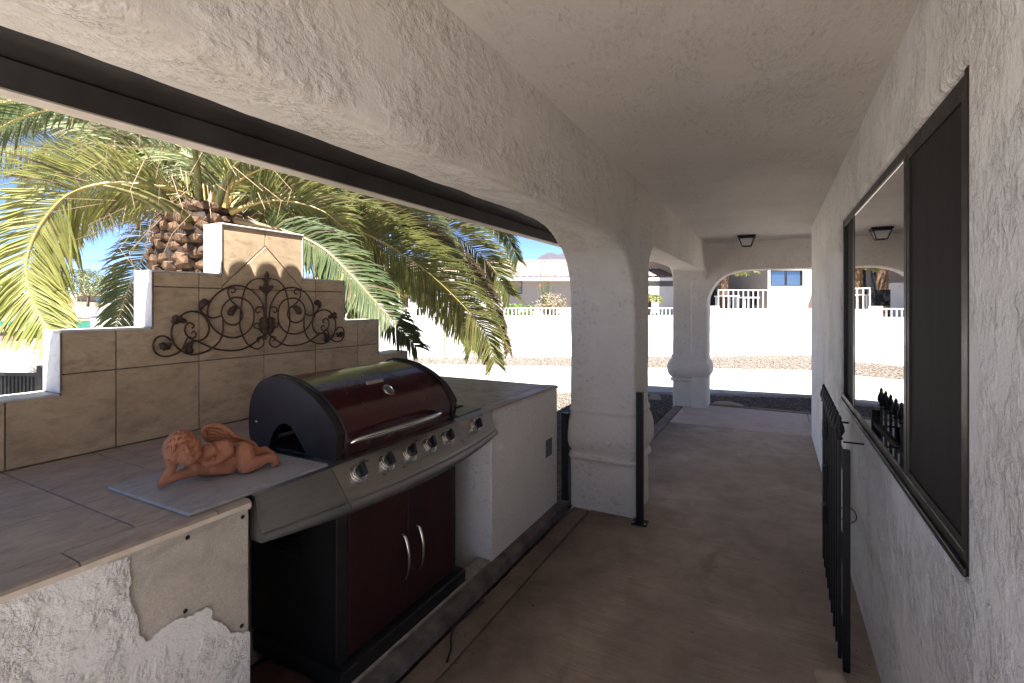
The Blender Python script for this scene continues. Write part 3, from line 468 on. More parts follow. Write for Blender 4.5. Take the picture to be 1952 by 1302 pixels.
# patio slab
SLAB = bpy.data.objects.new('patio_slab', None); link(SLAB); struct(SLAB, 'brown broom-finished concrete walkway under the covered patio')
def slab(name, x0, x1, y0, y1, m, dz=0):
    return obj(name, MB().box((x0, y0, -.16), (x1, y1, dz)), m, SLAB, bevel=.006)
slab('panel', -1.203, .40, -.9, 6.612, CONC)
BOUNCE = bpy.data.objects.new('bounce_slabs', None); link(BOUNCE); struct(BOUNCE, 'unseen pale concrete added around the palm and behind the patio to bounce sunlight')  # slabs added out of view as bounce surfaces
for y0, y1 in ((-13, -8.5), (-8.49, -5.2), (-5.19, -.91)):
    obj('panel', MB().box((-9.0, y0, -.16), (6.0, y1, -.004)), BOUNCE_DECK, BOUNCE, bevel=.006)
for x0, x1 in ((-9.0, -6.1), (-6.09, -2.72)):
    obj('panel', MB().box((x0, -.90, -.16), (x1, 3.0, -.01)), BOUNCE_CONC, BOUNCE, bevel=.006)
slab('panel', -1.203, .40, 6.624, 7.98, CONC_FAR_LIT)
slab('panel', .406, 1.9, 6.66, 7.98, CONC_FAR_LIT)
slab('edge_strip', -1.335, -1.213, -.9, 6.60, CONC_EDGE, -.004)
slab('edge_strip', -1.335, -1.213, 6.612, 8.02, CONC_EDGE, -.004)
slab('end_strip', -1.205, 1.9, 7.988, 8.10, CONC_EDGE, .008)
# driveway: runs at about 21 degrees to the house
DA = Vector((1, .377, 0)).normalized(); DN = Vector((-DA.y, DA.x, 0))
D0 = Vector((-2.0, 8.79, 0))
DRV = bpy.data.objects.new('driveway', None); link(DRV); struct(DRV, 'pale concrete driveway crossing behind the patio')
cuts = [-26, -17.4, -12.6, -8.0, -3.4, 1.32, 6.0, 10.6, 20]
for a0, a1 in zip(cuts, cuts[1:]):
    M = Matrix(((DA.x, DN.x, 0, D0.x), (DA.y, DN.y, 0, D0.y), (0,0,1,0), (0,0,0,1)))
    obj('panel', MB().box((a0+.006, 0, -.2), (a1-.006, 3.42, -.012), 0, M), CONC_DRIVE, DRV, bevel=.006)
# hill and yard slope on the left, beyond the white wall
def yard(a, b):
    ang = R(28.03) + R(2) + b * R(44)           # direction swings from just left of the palm trunk outwards
    ang = R(28.03 + 20) + b * R(40)
    t = 11.5 + a * 110
    x = -math.sin(ang) * t; y = math.cos(ang) * t
    z = .02 + (t - 11.5) * .030 + .25 * mnoise.noise((x*.15, y*.15, 0)) * min(1, a*6)
    return (x, y, z)
struct(obj('desert_slope', MB().grid(yard, 60, 40), DIRT, smooth=True), 'pale desert slope rising behind the white wall on the left')
# mountains
def mount(a, b):
    az = R(-62) + a * R(66)                      # left of +Y
    d = 2600 - 900 * (1 - b)
    x = math.sin(az) * d; y = math.cos(az) * d
    prof = 16 * mnoise.noise((a*14, 1.7, 0)) + 26 * mnoise.noise((a*44, 4.2, 0)) + 11 * mnoise.noise((a*110, 7, 0))
    pk = 128 * math.exp(-((a - .592) / .046) ** 2) + 70 * math.exp(-((a - .675) / .05) ** 2) + 26 * math.exp(-((a - .553) / .02) ** 2)
    z = -4 + b * (148 + prof + pk) + 34 * b * (1-b) * mnoise.noise((a*60, b*9, 3))
    return (x, y, z)
struct(obj('mountain_ridge', MB().grid(mount, 220, 14), MOUNT, smooth=True), 'mountain ridge on the horizon with air haze painted in as mauve')

# ---------------------------------------------------------------- pebbles (stuff)
rng = np.random.default_rng(5)
def pebbles(name, n, sampler, label, smin=.010, smax=.026, mat=PEBBLE, zb=-.07):
    base = np.array([(1,0,0),(-1,0,0),(0,1,0),(0,-1,0),(0,0,1),(0,0,-1)], float)
    fac = np.array([(0,2,4),(2,1,4),(1,3,4),(3,0,4),(2,0,5),(1,2,5),(3,1,5),(0,3,5)])
    P = sampler(n); n = len(P)
    S = rng.uniform(smin, smax, (n,1)) * rng.uniform(.6, 1.35, (n,3)); S[:,2] *= .7
    a = rng.uniform(0, 6.28, n)
    V = base[None] * S[:,None,:] * rng.uniform(.75, 1.25, (n,6,1))
    x = V[:,:,0]*np.cos(a)[:,None] - V[:,:,1]*np.sin(a)[:,None]
    y = V[:,:,0]*np.sin(a)[:,None] + V[:,:,1]*np.cos(a)[:,None]
    tl = rng.uniform(-.5, .5, n)
    z = V[:,:,2] + x*np.sin(tl)[:,None]
    V = np.stack([x + P[:,0:1], y + P[:,1:2], z + zb + S[:,2:3]*.3], -1).reshape(-1,3)
    Fc = (fac[None] + (np.arange(n)*6)[:,None,None]).reshape(-1,3)
    me = bpy.data.meshes.new(name)
    me.vertices.add(len(V)); me.vertices.foreach_set('co', V.ravel())
    me.loops.add(Fc.size); me.loops.foreach_set('vertex_index', Fc.ravel())
    me.polygons.add(len(Fc)); me.polygons.foreach_set('loop_start', np.arange(0, Fc.size, 3)); me.polygons.foreach_set('loop_total', np.full(len(Fc), 3))
    me.update(); me.validate()
    me.materials.append(mat)
    o = link(bpy.data.objects.new(name, me))
    tag(o, label, 'gravel', kind='stuff'); return o
def near_strip(n):
    y = rng.uniform(4.0, 10.6, n*3); x = rng.uniform(-5.6, 1.8, n*3)
    d = (x - D0.x)*DN.x + (y - D0.y)*DN.y
    k = (d < -.01) & ~((x > -1.36) & (y < 8.12)) & (x - -1.3 < 3.2)
    return np.stack([x[k], y[k]], 1)[:n]
pebbles('gravel_bed', 15000, near_strip, 'brown gravel between the patio slab and the driveway', .013, .034)
WA = Vector((-9.6, 11.45)); WB = Vector((1.0, 17.9))      # foot of the white boundary wall
def far_strip(n):
    s = rng.uniform(-.12, 1.1, n*3); P0 = np.array(WA)[None] + s[:,None]*np.array(WB-WA)[None]
    w = rng.uniform(0, 1, n*3)
    dd = (P0[:,0]-D0.x)*DN.x + (P0[:,1]-D0.y)*DN.y - 3.42
    P = P0 - np.array((DN.x, DN.y))[None] * (w*dd)[:,None]
    return P[:n]
pebbles('gravel_verge', 15000, far_strip, 'sunlit gravel verge at the foot of the white boundary wall', .018, .042, zb=-.07)
def side_strip(n):
    return np.stack([rng.uniform(-2.6, -1.34, n), rng.uniform(3.55, 4.6, n)], 1)
pebbles('gravel_patch', 1500, side_strip, 'shaded gravel beside the stucco column', .012, .03)

def debris(n):
    y = rng.uniform(1.2, 7.5, n); x = -1.355 + np.abs(rng.normal(0, .10, n))
    k = rng.random(n) < .25
    x[k] = .375 - np.abs(rng.normal(0, .03, k.sum()))
    k2 = rng.random(n) < .10
    x[k2] = rng.uniform(-1.2, .35, k2.sum())
    ok = ~((x < -.84) & (y > 3.45) & (y < 3.95))
    return np.stack([x[ok], y[ok]], 1)
pebbles('floor_grit', 620, debris, 'fine grit and dry bits along the edges of the patio floor', .0018, .0055, zb=0.0)
# ================================================================== HOUSE (the covered patio)
HOUSE = thing('patio_house', 'cream stucco house with the arched covered patio we stand in', 'house')
XI, XO = -.87, -1.36                         # arcade faces
ZC = 2.415                                   # ceiling
YE = -1.4                                   # rear end of the arcade
YC = -.80                                    # rear end of the house wall and ceiling: open yard behind it
# --- right wall with window opening
wy0, wy1, wz0, wz1 = 1.452, 3.80, .905, 2.062
ys = [YC, wy0, wy1, 6.66]; zs = [-.16, wz0, wz1, ZC + .03]
mb = MB()
for i in range(3):
    for j in range(3):
        if i == 1 and j == 1: continue
        mb.add([(.38, ys[i], zs[j]), (.38, ys[i+1], zs[j]), (.38, ys[i+1], zs[j+1]), (.38, ys[i], zs[j+1])], [(0,1,2,3)])
x2 = .58
mb.add([(.38,wy0,wz0),(.38,wy1,wz0),(.38,wy1,wz1),(.38,wy0,wz1),(x2,wy0,wz0),(x2,wy1,wz0),(x2,wy1,wz1),(x2,wy0,wz1)], [(0,1,5,4),(1,2,6,5),(2,3,7,6),(3,0,4,7)])
mb.add([(.38,6.66,-.16),(4.4,6.66,-.16),(4.4,6.66,ZC+.03),(.38,6.66,ZC+.03)], [(0,1,2,3)])
mb.add([(x2,YC,-.16),(x2,6.4,-.16),(x2,6.4,ZC+.03),(x2,YC,ZC+.03)], [(0,1,2,3)])
mb.add([(.38,YC,-.16),(4.4,YC,-.16),(4.4,YC,ZC+.03),(.38,YC,ZC+.03)], [(0,1,2,3)])
me = mb.mesh('wall', fix=False)
bm = bmesh.new(); bm.from_mesh(me); bmesh.ops.remove_doubles(bm, verts=bm.verts, dist=1e-4)
bm.to_mesh(me); bm.free()
wall = obj('wall', me, STUCCO_WALL, HOUSE, bevel=.018, seg=3)
# --- window
win = obj('window', MB()
    .box((.392, wy0+.002, wz1-.045), (.44, wy1-.002, wz1-.002)).box((.384, wy0+.002, wz0+.002), (.44, wy1-.002, wz0+.05))
    .box((.383, wy0+.002, wz0+.0025), (.44, wy0+.030, wz1-.0025)).box((.39, wy1-.034, wz0+.0025), (.44, wy1-.002, wz1-.0025))
    .box((.384, 2.045, wz0+.0505), (.44, 2.085, wz1-.0455)).box((.386, 3.262, wz0+.0505), (.44, 3.312, wz1-.0455)), BRONZE, HOUSE, bevel=.004)
win['label'] = 'dark bronze sliding window with one reflective pane'
obj('insect_screen', MB().box((.392, wy0+.0305, wz0+.0508), (.402, 2.0448, wz1-.0458)), SCREEN, win)
obj('screen_frame', MB().box((.3865, wy0+.0303, wz0+.051), (.3915, wy0+.06, wz1-.046)).box((.3865, 2.025, wz0+.051), (.3915, 2.0446, wz1-.046))
    .box((.3865, wy0+.0605, wz1-.066), (.3915, 2.0245, wz1-.046)).box((.3865, wy0+.0605, wz0+.051), (.3915, 2.0245, wz0+.071)), BRONZE, win)
obj('glass_pane', MB().box((.3885, 2.0855, wz0+.0505), (.395, 3.2615, wz1-.0455)), MIRROR, win)
obj('insect_screen', MB().box((.410, 3.3125, wz0+.0505), (.418, wy1-.0345, wz1-.0455)), SCREEN, win)
obj('frame_highlight', MB().box((.3865, 2.0858, wz1-.0555), (.3882, 3.2612, wz1-.046)), CHROME, win)
obj('sill_track', MB().box((.374, wy0+.004, wz0+.001), (.3835, wy1-.004, wz0+.022)), BRONZE, win, bevel=.003)
# --- ceiling
def ceil(a, b):
    x = -.90 + a*1.32; y = YC + b*(7.8-YC)
    return (x, y, ZC + .006*mnoise.noise((x*2, y*2, 0)))
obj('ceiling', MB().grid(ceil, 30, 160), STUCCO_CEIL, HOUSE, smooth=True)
obj('ceiling', MB().grid(lambda a, b: (.36 + a*4.0, 6.62 + b*1.2, ZC + .003), 2, 2), STUCCO_CEIL, HOUSE)
# --- arcade: one continuous plastered wall with arched openings
def arch(y0, y1, zt, rx, rz, ex=2.5, n=12):
    p = [(y0, -.15)]
    for k in range(n+1):
        a = math.pi/2*k/n
        p.append((y0 + rx*(1-math.cos(a)**(2/ex)), zt - rz + rz*math.sin(a)**(2/ex)))
    for k in range(n+1):
        a = math.pi/2*(1-k/n)
        p.append((y1 - rx*(1-math.cos(a)**(2/ex)), zt - rz + rz*math.sin(a)**(2/ex)))
    p.append((y1, -.15)); return p
def solid_from(openings_i, openings_o, a0, a1, ztop, fi, fo):
    def outline(ops):
        p = [(a0, -.15)]
        for o in ops: p += o
        p += [(a1, -.15), (a1, ztop), (a0, ztop)]
        return p
    pi, po = outline(openings_i), outline(openings_o)
    n = len(pi)
    tri = tessellate_polygon([[Vector((p[0], p[1], 0)) for p in pi]])
    tro = tessellate_polygon([[Vector((p[0], p[1], 0)) for p in po]])
    mb = MB()
    mb.add([fi(*p) for p in pi] + [fo(*p) for p in po],
           [tuple(t) for t in tri] + [tuple(i+n for i in reversed(t)) for t in tro] + [(i, i+n, (i+1) % n+n, (i+1) % n) for i in range(n)])
    return mb
def plaster(o, voxel=.017, smooth=3, disp=.013, size=.22):
    md = o.modifiers.new('remesh', 'REMESH'); md.mode = 'VOXEL'; md.voxel_size = voxel; md.use_smooth_shade = True
    md = o.modifiers.new('smooth', 'SMOOTH'); md.factor = .5; md.iterations = smooth
    if disp:
        tx = bpy.data.textures.new('plaster_lumps', 'CLOUDS'); tx.noise_scale = size; tx.noise_depth = 3
        md = o.modifiers.new('lumps', 'DISPLACE'); md.texture = tx; md.strength = disp; md.mid_level = .5; md.texture_coords = 'GLOBAL'
oi = [arch(-.9, 3.50, 1.955, .85, .55), arch(3.93, 7.74, 2.0, .34, .34)]
oo = [arch(-.9, 3.50, 2.075, .85, .62), arch(3.93, 7.74, 2.07, .34, .34)]
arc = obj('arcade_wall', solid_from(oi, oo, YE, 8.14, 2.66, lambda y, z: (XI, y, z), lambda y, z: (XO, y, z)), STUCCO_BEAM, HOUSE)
plaster(arc)
# --- far arch at the end of the patio
of = [arch(-.885, 1.75, 2.02, .62, .66)]
fa = obj('end_arch_wall', solid_from(of, of, -1.10, 2.3, 2.66, lambda x, z: (x, 7.70, z), lambda x, z: (x, 8.10, z)), STUCCO_BEAM, HOUSE)
plaster(fa)
# --- column base mouldings
def rrect(cx, cy, hx, hy, r, n=5):
    p = []
    for sx, sy, a0 in ((1,1,0), (-1,1,90), (-1,-1,180), (1,-1,270)):
        for k in range(n+1):
            a = R(a0 + 90*k/n)
            p.append((cx + sx*(hx-r) + r*math.cos(a), cy + sy*(hy-r) + r*math.sin(a)))
    return p
def moulding(cx, cy, hx, hy, bulge):
    prof = [(.362,-.012),(.366,.018),(.378,.034),(.398,.036),(.412,.026),(.418,.014),(.426,.016),(.45,bulge*.6),(.50,bulge*.95),(.56,bulge*1.02),(.62,bulge*.92),(.67,bulge*.66),(.70,bulge*.42),(.715,bulge*.30),(.722,.026),(.745,.024),(.765,.012),(.79,-.012)]
    mb = MB(); vs = []; k = None
    for z, o in prof:
        rr = rrect(cx, cy, hx+o, hy+o, .05 + max(0, o)*.6); k = len(rr)
        for i, (x, y) in enumerate(rr):
            j = .006*mnoise.noise((x*7, y*7, z*9))
            vs.append((x+j, y+j, z + .008*mnoise.noise((x*5, y*5, 2))))
    fs = [(i*k+j, i*k+(j+1) % k, (i+1)*k+(j+1) % k, (i+1)*k+j) for i in range(len(prof)-1) for j in range(k)]
    mb.add(vs, fs)
    return obj('base_moulding', mb, STUCCO_BEAM, HOUSE, smooth=True)
moulding(-1.115, 3.715, .238, .208, .050)
moulding(-1.135, 7.94, .232, .195, .078)
moulding(-1.115, -1.15, .238, .24, .05)
# --- roof: soffit, fascia, deck and clay tiles
EX = -2.25                                   # fascia
PIT = .33
zsof = lambda x: 2.315 + (x - EX) * PIT
obj('soffit', MB().grid(lambda a, b: (EX + .002 + a*(XO - EX + .05), YE-.3 + b*(8.4-YE+.3), zsof(EX + a*(XO-EX))), 2, 40), WOOD_DARK, HOUSE)
rake_y = 8.42
obj('soffit', MB().grid(lambda a, b: (XO + .01 + a*6.0, 8.06 + b*(rake_y-8.06), zsof(XO + a*6.0)), 2, 2), WOOD_DARK, HOUSE)
obj('fascia', MB().box((EX - .038, YE-.3, 2.214), (EX - .0065, rake_y + .03, 2.352), 0), FASCIA, HOUSE, bevel=.003)
obj('fascia_cap', MB().box((EX - .006, YE-.3, 2.212), (EX + .062, rake_y + .03, 2.2185), 0), FASCIA, HOUSE)
obj('fascia_inner_board', MB().box((EX - .006, YE-.3, 2.219), (EX + .058, rake_y, 2.318), 0), WOOD_DARK, HOUSE, bevel=.003)
mb = MB(); x1 = 4.2
mb.add([(EX, rake_y, 2.315-.13), (x1, rake_y, zsof(x1)-.13), (x1, rake_y, zsof(x1)+.02), (EX, rake_y, 2.335),
        (EX, rake_y+.03, 2.315-.13), (x1, rake_y+.03, zsof(x1)-.13), (x1, rake_y+.03, zsof(x1)+.02), (EX, rake_y+.03, 2.335)],
       [(0,1,2,3),(4,7,6,5),(0,4,5,1),(1,5,6,2),(2,6,7,3),(3,7,4,0)])
obj('rake_fascia', mb, FASCIA, HOUSE)
mb = MB()
def deck(x0, x1_, y0):
    z0, z1 = zsof(x0)+.055 - (.02 if x0 > -2 else 0), zsof(x1_)+.03
    y1 = rake_y + .04
    mb.add([(x0,y0,z0),(x0,y1,z0),(x1_,y1,z1),(x1_,y0,z1),(x0,y0,z0+.02),(x0,y1,z0+.02),(x1_,y1,z1+.02),(x1_,y0,z1+.02)],
           [(0,3,2,1),(4,5,6,7),(0,1,5,4),(1,2,6,5),(2,3,7,6),(3,0,4,7)])
deck(EX - .058, -.80, YE-.3)
obj('roof_deck', mb, WOOD_DARK, HOUSE)
mb = MB()
deck(-.798, x1, YC)
mb.box((.60, YC+.02, ZC+.03), (4.2, 6.4, ZC+.1))
obj('roof_deck', mb, WOOD_DARK, HOUSE)
# half-barrel tiles along eave and rake
def barrel(L, r, n=8, th=.014):
    mb = MB(); vs = []
    for e in (0, L):
        for rr in (r, r-th):
            for k in range(n+1):
                a = math.pi*k/n
                vs.append((e + .335*rr*math.sin(a), rr*math.cos(a), rr*math.sin(a)))
    m = n+1; fs = []
    for k in range(n):
        fs += [(k, k+1, 2*m+k+1, 2*m+k), (m+k, 3*m+k, 3*m+k+1, m+k+1), (k, m+k, m+k+1, k+1), (2*m+k, 2*m+k+1, 3*m+k+1, 3*m+k)]
    mb.add(vs, fs); return mb.mesh('roof_tile')
tm = barrel(.46, .068); tm.materials.append(ROOF_TILE)
pitch = .152; k = 0; y = 1.515 - pitch*40
sl = -math.atan(PIT)
while y < rake_y + .05:
    if y > YE-.3:
        for row in range(2):
            t = link(bpy.data.objects.new('roof_tile', tm), HOUSE)
            x = EX - .062 + row*.40
            t.location = (x, y, zsof(x) + .062 + row*.012); t.rotation_euler = (0, sl, 0)
    y += pitch
rm = barrel(.3, .07); rm.materials.append(ROOF_TILE)
for i in range(20):
    t = link(bpy.data.objects.new('roof_tile', rm), HOUSE)
    x = EX - .05 + i*.29
    t.location = (x, rake_y + .02, zsof(x) + .066); t.rotation_euler = (0, sl - .05, 0)
# --- ceiling lantern
LX, LY = -.315, 7.05
lan = thing('ceiling_lantern', 'small black flush-mount lantern with glass panes on the patio ceiling', 'lamp', (LX, LY, ZC))
obj('canopy', MB().box((-.105,-.105,-.028), (.105,.105,-.004)).box((-.092,-.092,-.042), (.092,.092,-.028)), BLACK_IRON, lan, bevel=.004)
mb = MB()
tp, bt, h0, h1 = .085, .052, -.042, -.135
for sx in (-1,1):
    for sy in (-1,1):
        mb.tube([(sx*tp, sy*tp, h0), (sx*bt, sy*bt, h1)], .006, 6)
for sx in (-1,1):
    mb.box((sx*bt-.006, -bt-.006, h1-.008), (sx*bt+.006, bt+.006, h1+.002)); mb.box((-bt+.0065, sx*bt-.006, h1-.007), (bt-.0065, sx*bt+.006, h1+.003))
obj('cage', mb, BLACK_IRON, lan)
gl = NT('lantern_glass'); gl.set(col=(.95,.96,.94), rough=.35, trans=.7, ior=1.2); gl.bump(gl.noise(90, 3), .4, .004)
for sx, sy in ((1,0),(-1,0),(0,1),(0,-1)):
    q = []
    for r_, z_ in ((tp, h0), (bt, h1)):
        for s_ in (-1, 1):
            w_ = r_ - .007
            q.append((sx*(r_-.001) + (s_*w_ if sx == 0 else 0), sy*(r_-.001) + (s_*w_ if sy == 0 else 0), z_))
    obj('glass_pane', MB().add(q, [(0,1,3,2)]), gl.mat, lan)
blb = NT('white_bulb'); blb.set(col=(.9,.9,.87), rough=.3)
obj('bulb', MB().lathe([(.002,-.118),(.018,-.114),(.028,-.098),(.026,-.08),(.014,-.062),(.013,-.042)], 16), blb.mat, lan, smooth=True)
# ================================================================== GRILL ISLAND
def wob(name, mb, mats, parent, **k):
    """part built in world coordinates under an unrotated thing"""
    o = obj(name, mb, mats, parent, **k)
    p = parent; off = Vector((0,0,0))
    while p is not None:
        off += Vector(p.location) - (Vector((0,0,0))); p = p.parent
        break
    o.matrix_parent_inverse = Matrix.Translation(-Vector(parent.location)) if parent.type == 'EMPTY' else Matrix.Identity(4)
    return o
ISL = thing('grill_island', 'stucco barbecue island with tiled counter and stepped tile backsplash', 'outdoor kitchen', (-2.0, 1.6, 0))
XF, XB = -1.44, -2.46
# masonry
wob('base_wall', MB().box((-2.595, -1.3, -.1), (XF-.012, .974, .892)), CEMENT, ISL, bevel=.004)
wob('base_wall', MB().box((-2.595, 2.452, -.1), (XF, 3.425, .892)), STUCCO_ISL_F, ISL, bevel=.006)
wob('base_wall', MB().box((-2.594, .975, -.1), (-2.035, 2.451, .891)), CEMENT, ISL)
wob('kick_board', MB().box((XF+.001, -1.3, -.02), (-1.362, 3.54, .042)), WOOD_GREY, ISL, bevel=.003)
wob('sill_board', MB().box((-1.53, .98, .0), (XF-.004, 2.448, .05)), simple('pale_sill_wood', (.30,.26,.22), .9, 0, .3, 18, .4), ISL, bevel=.004)
# plaster coat of the left wall with the broken-away corner
poly = [(-.35, -.02), (.973, -.02), (.973, PEEL[-1][1]), PEEL[-1]] + list(reversed(PEEL[:-1]))
poly = [p for i, p in enumerate(poly) if i != 3]
top = .889
poly = [(-1.3, 0.0), (.973, 0.0), (.973, PEEL[-1][1])] + [p for p in reversed(PEEL)][1:] + [(PEEL[0][0] - .004, top), (-1.3, top)]
dense = []
rr = random.Random(2)
for (y, z), (y2, z2) in zip(poly, poly[1:] + poly[:1]):
    dense.append((y, z))
    if y > .55 and y2 > .55 and z < .87 and z2 < .87 and z > .01 and z2 > .01 and math.hypot(y2-y, z2-z) < .2:
        for q in (.33, .66):
            dense.append((y + (y2-y)*q + rr.uniform(-.003,.003), z + (z2-z)*q + rr.uniform(-.003,.003)))
wob('plaster_coat', MB().prism(dense, lambda y, z: (XF-.0115, y, z), lambda y, z: (XF-.004, y, z)), STUCCO_ISL, ISL, bevel=.002, seg=1)
for y, z in SCREWS:
    wob('screw', MB().lathe([(.006, 0), (.006, .002), (.003, .003)], 10, Matrix.Translation((XF-.0115, y, z)) @ Matrix.Rotation(R(90), 4, 'Y')), BLACK_IRON, ISL)
# counter bed and tiles
bed = wob('counter_bed', MB().box((-2.6, -1.3, .893), (XF-.003, .972, .909)).box((-2.6, 2.454, .893), (XF-.001, 3.43, .909)).box((-2.6, .9721, .8925), (-2.036, 2.4539, .9085)), GROUT_L, ISL)
def ctile(x0, x1, y0, y1, name='counter_tile', m=TILE_TOP, z1=.9155, g=.0022):
    return wob(name, MB().box((x0+g, y0+g, .905), (x1-g, y1-g, z1)), m, ISL, bevel=.0018, seg=1)
xs = [-2.458, -2.183, -1.853, -1.533]
for ya, yb in zip([-1.29, -1.0, -.66, -.32, .018, .358, .703], [-1.0, -.66, -.32, .018, .358, .703, .972]):
    for a_, b_ in zip(xs, xs[1:]): ctile(a_, b_, ya, yb)
for a_, b_ in zip([-2.6, -2.185, -1.83, -1.533], [-2.185, -1.83, -1.533]):
    for ya, yb in zip([2.455, 2.72, 3.06], [2.72, 3.06, 3.41]): ctile(a_, b_, ya, yb)
for ya, yb, xe in ((.972, 1.05, -1.936), (1.05, 1.348, -1.936), (1.348, 1.739, -2.038), (1.739, 2.082, -2.038), (2.082, 2.455, -2.038)): ctile(-2.458, xe, ya, yb)
wob('counter_bed', MB().box((-2.0358, .9725, .86), (-1.938, 1.349, .9085)), GROUT_L, ISL)
def trim(y0, y1):
    p = [(-1.531, .9155), (XF-.006, .9155), (XF+.001, .913), (XF+.005, .907), (XF+.005, .898), (XF-.001, .893), (-1.531, .894)]
    return wob('bullnose_trim', MB().prism(p, lambda x, z: (x, y0+.002, z), lambda x, z: (x, y1-.002, z)), [TILE_TOP], ISL, smooth=False)
for ya, yb in zip([-1.29, -.81, -.47, -.13, .205, .543, .868], [-.81, -.47, -.13, .205, .543, .868, .972]): trim(ya, yb)
for ya, yb in zip([2.455, 2.72, 3.06], [2.72, 3.06, 3.43]): trim(ya, yb)
wob('trim_edge', MB().box((XF+.0052, -1.29, .893), (XF+.0068, .970, .9065)), TILE_EDGE, ISL)
wob('trim_edge', MB().box((XF+.0052, 2.456, .8935), (XF+.0062, 3.43, .9065)), TILE_EDGE, ISL)
wob('trim_underside', MB().box((XF-.01, .60, .8865), (XF+.003, .97, .8925)), CEMENT, ISL)
wob('outlet_cover', MB().box((XF, 3.215, .428), (XF+.006, 3.318, .55)).box((XF+.006, 3.245, .455), (XF+.009, 3.288, .52)), mat_metal('galvanised_plate', (.22,.23,.23), .5, (20,20,20)), ISL, bevel=.003)
# backsplash
STEP = [(.57, 1.165), (.873, 1.41), (1.194, 1.668), (1.508, 1.925), (1.984, 1.668), (2.301, 1.41), (2.612, 1.165), (2.92, 0)]
def sil(y):
    z = 0
    for a_, h_ in STEP:
        if y >= a_ - 1e-6: z = h_
    return z
core = [(.575, .90)]
for i, (a_, h_) in enumerate(STEP):
    prev = STEP[i-1][1] if i else .90
    e = .006 if h_ > prev else -.006
    core += [(a_ + e, max(prev, .90) - (.006 if prev > .9 else 0)), (a_ + e, max(h_, .90) - (.006 if h_ > .9 else 0))]
core = [core[0]] + core[2:]
wob('backsplash_core', MB().prism(core, lambda y, z: (XB-.006, y, z), lambda y, z: (-2.596, y, z)), GROUT, ISL)
def bs_poly(p):
    wob('backsplash_tile', MB().prism(p, lambda y, z: (XB, y, z), lambda y, z: (XB-.009, y, z)), TILE_WALL, ISL, bevel=.0016, seg=1)
J = [.57, .713, 1.054, 1.395, 1.739, 2.082, 2.425, 2.77, 2.92]
g_ = .0026
def bs_cell(y0, y1, z0, z1):
    y0 += g_; y1 -= g_; z0 += g_; z1 -= g_
    cutsy = sorted({y0, y1, *[a_ for a_, _ in STEP if y0 < a_ < y1]})
    segs = [(a_, b_, min(z1, sil((a_+b_)/2) - .0005)) for a_, b_ in zip(cutsy, cutsy[1:])]
    segs = [s_ for s_ in segs if s_[2] > z0 + .012]
    if not segs: return
    p = [(segs[0][0], z0), (segs[-1][1], z0)]
    for a_, b_, t_ in reversed(segs):
        for q in ((b_, t_), (a_, t_)):
            if abs(p[-1][0]-q[0]) + abs(p[-1][1]-q[1]) > 1e-6: p.append(q)
    bs_poly(p)
for a_, b_ in zip(J, J[1:]):
    bs_cell(a_, b_, .917, 1.246); bs_cell(a_, b_, 1.246, 1.602)
for a_, b_ in ((1.194, 1.395), (1.395, 1.508), (1.984, 2.082), (2.082, 2.301)): bs_cell(a_, b_, 1.602, 1.70)
AP = (1.746, 1.842)
bs_poly([(1.5085, 1.618), (AP[0]-g_, AP[1]), (AP[0]-g_, 1.9245), (1.5085, 1.9245)])
bs_poly([(1.9835, 1.618), (1.9835, 1.9245), (AP[0]+g_, 1.9245), (AP[0]+g_, AP[1])])
bs_poly([(1.5115, 1.6046), (1.9805, 1.6046), (1.9805, 1.612), (AP[0], AP[1]-.005), (1.5115, 1.612)])
# caps and reveals of the steps
for i in range(7):
    y0, h = STEP[i]; y1 = STEP[i+1][0]
    up = h > (STEP[i-1][1] if i else 0)
    a_ = y0 - .008; b_ = y1 + .008
    if i < 3: b_ = y1 - .0085
    if i > 3: a_ = y0 + .0085
    wob('cap_tile', MB().box((-2.612, a_, h), (XB+.006, b_, h+.009)), TILE_CAP, ISL, bevel=.002, seg=1)
for i in range(8):
    y0, h = STEP[i]
    lo, hi = sorted((h, STEP[i-1][1] if i else .90)); lo = max(lo, .90)
    s_ = -1 if i <= 3 else 1
    a_, b_ = sorted((y0, y0 + s_*.008))
    wob('reveal_tile', MB().box((-2.608, a_, lo + (.0095 if i not in (0, 7) else 0)), (XB+.004, b_, hi - .0005)), TILE_CAP, ISL, bevel=.0016, seg=1)
    wob('reveal_seam', MB().box((XB+.0042, a_+.001, lo + .0105), (XB+.0055, b_-.001, hi - .001)), GROUT, ISL)

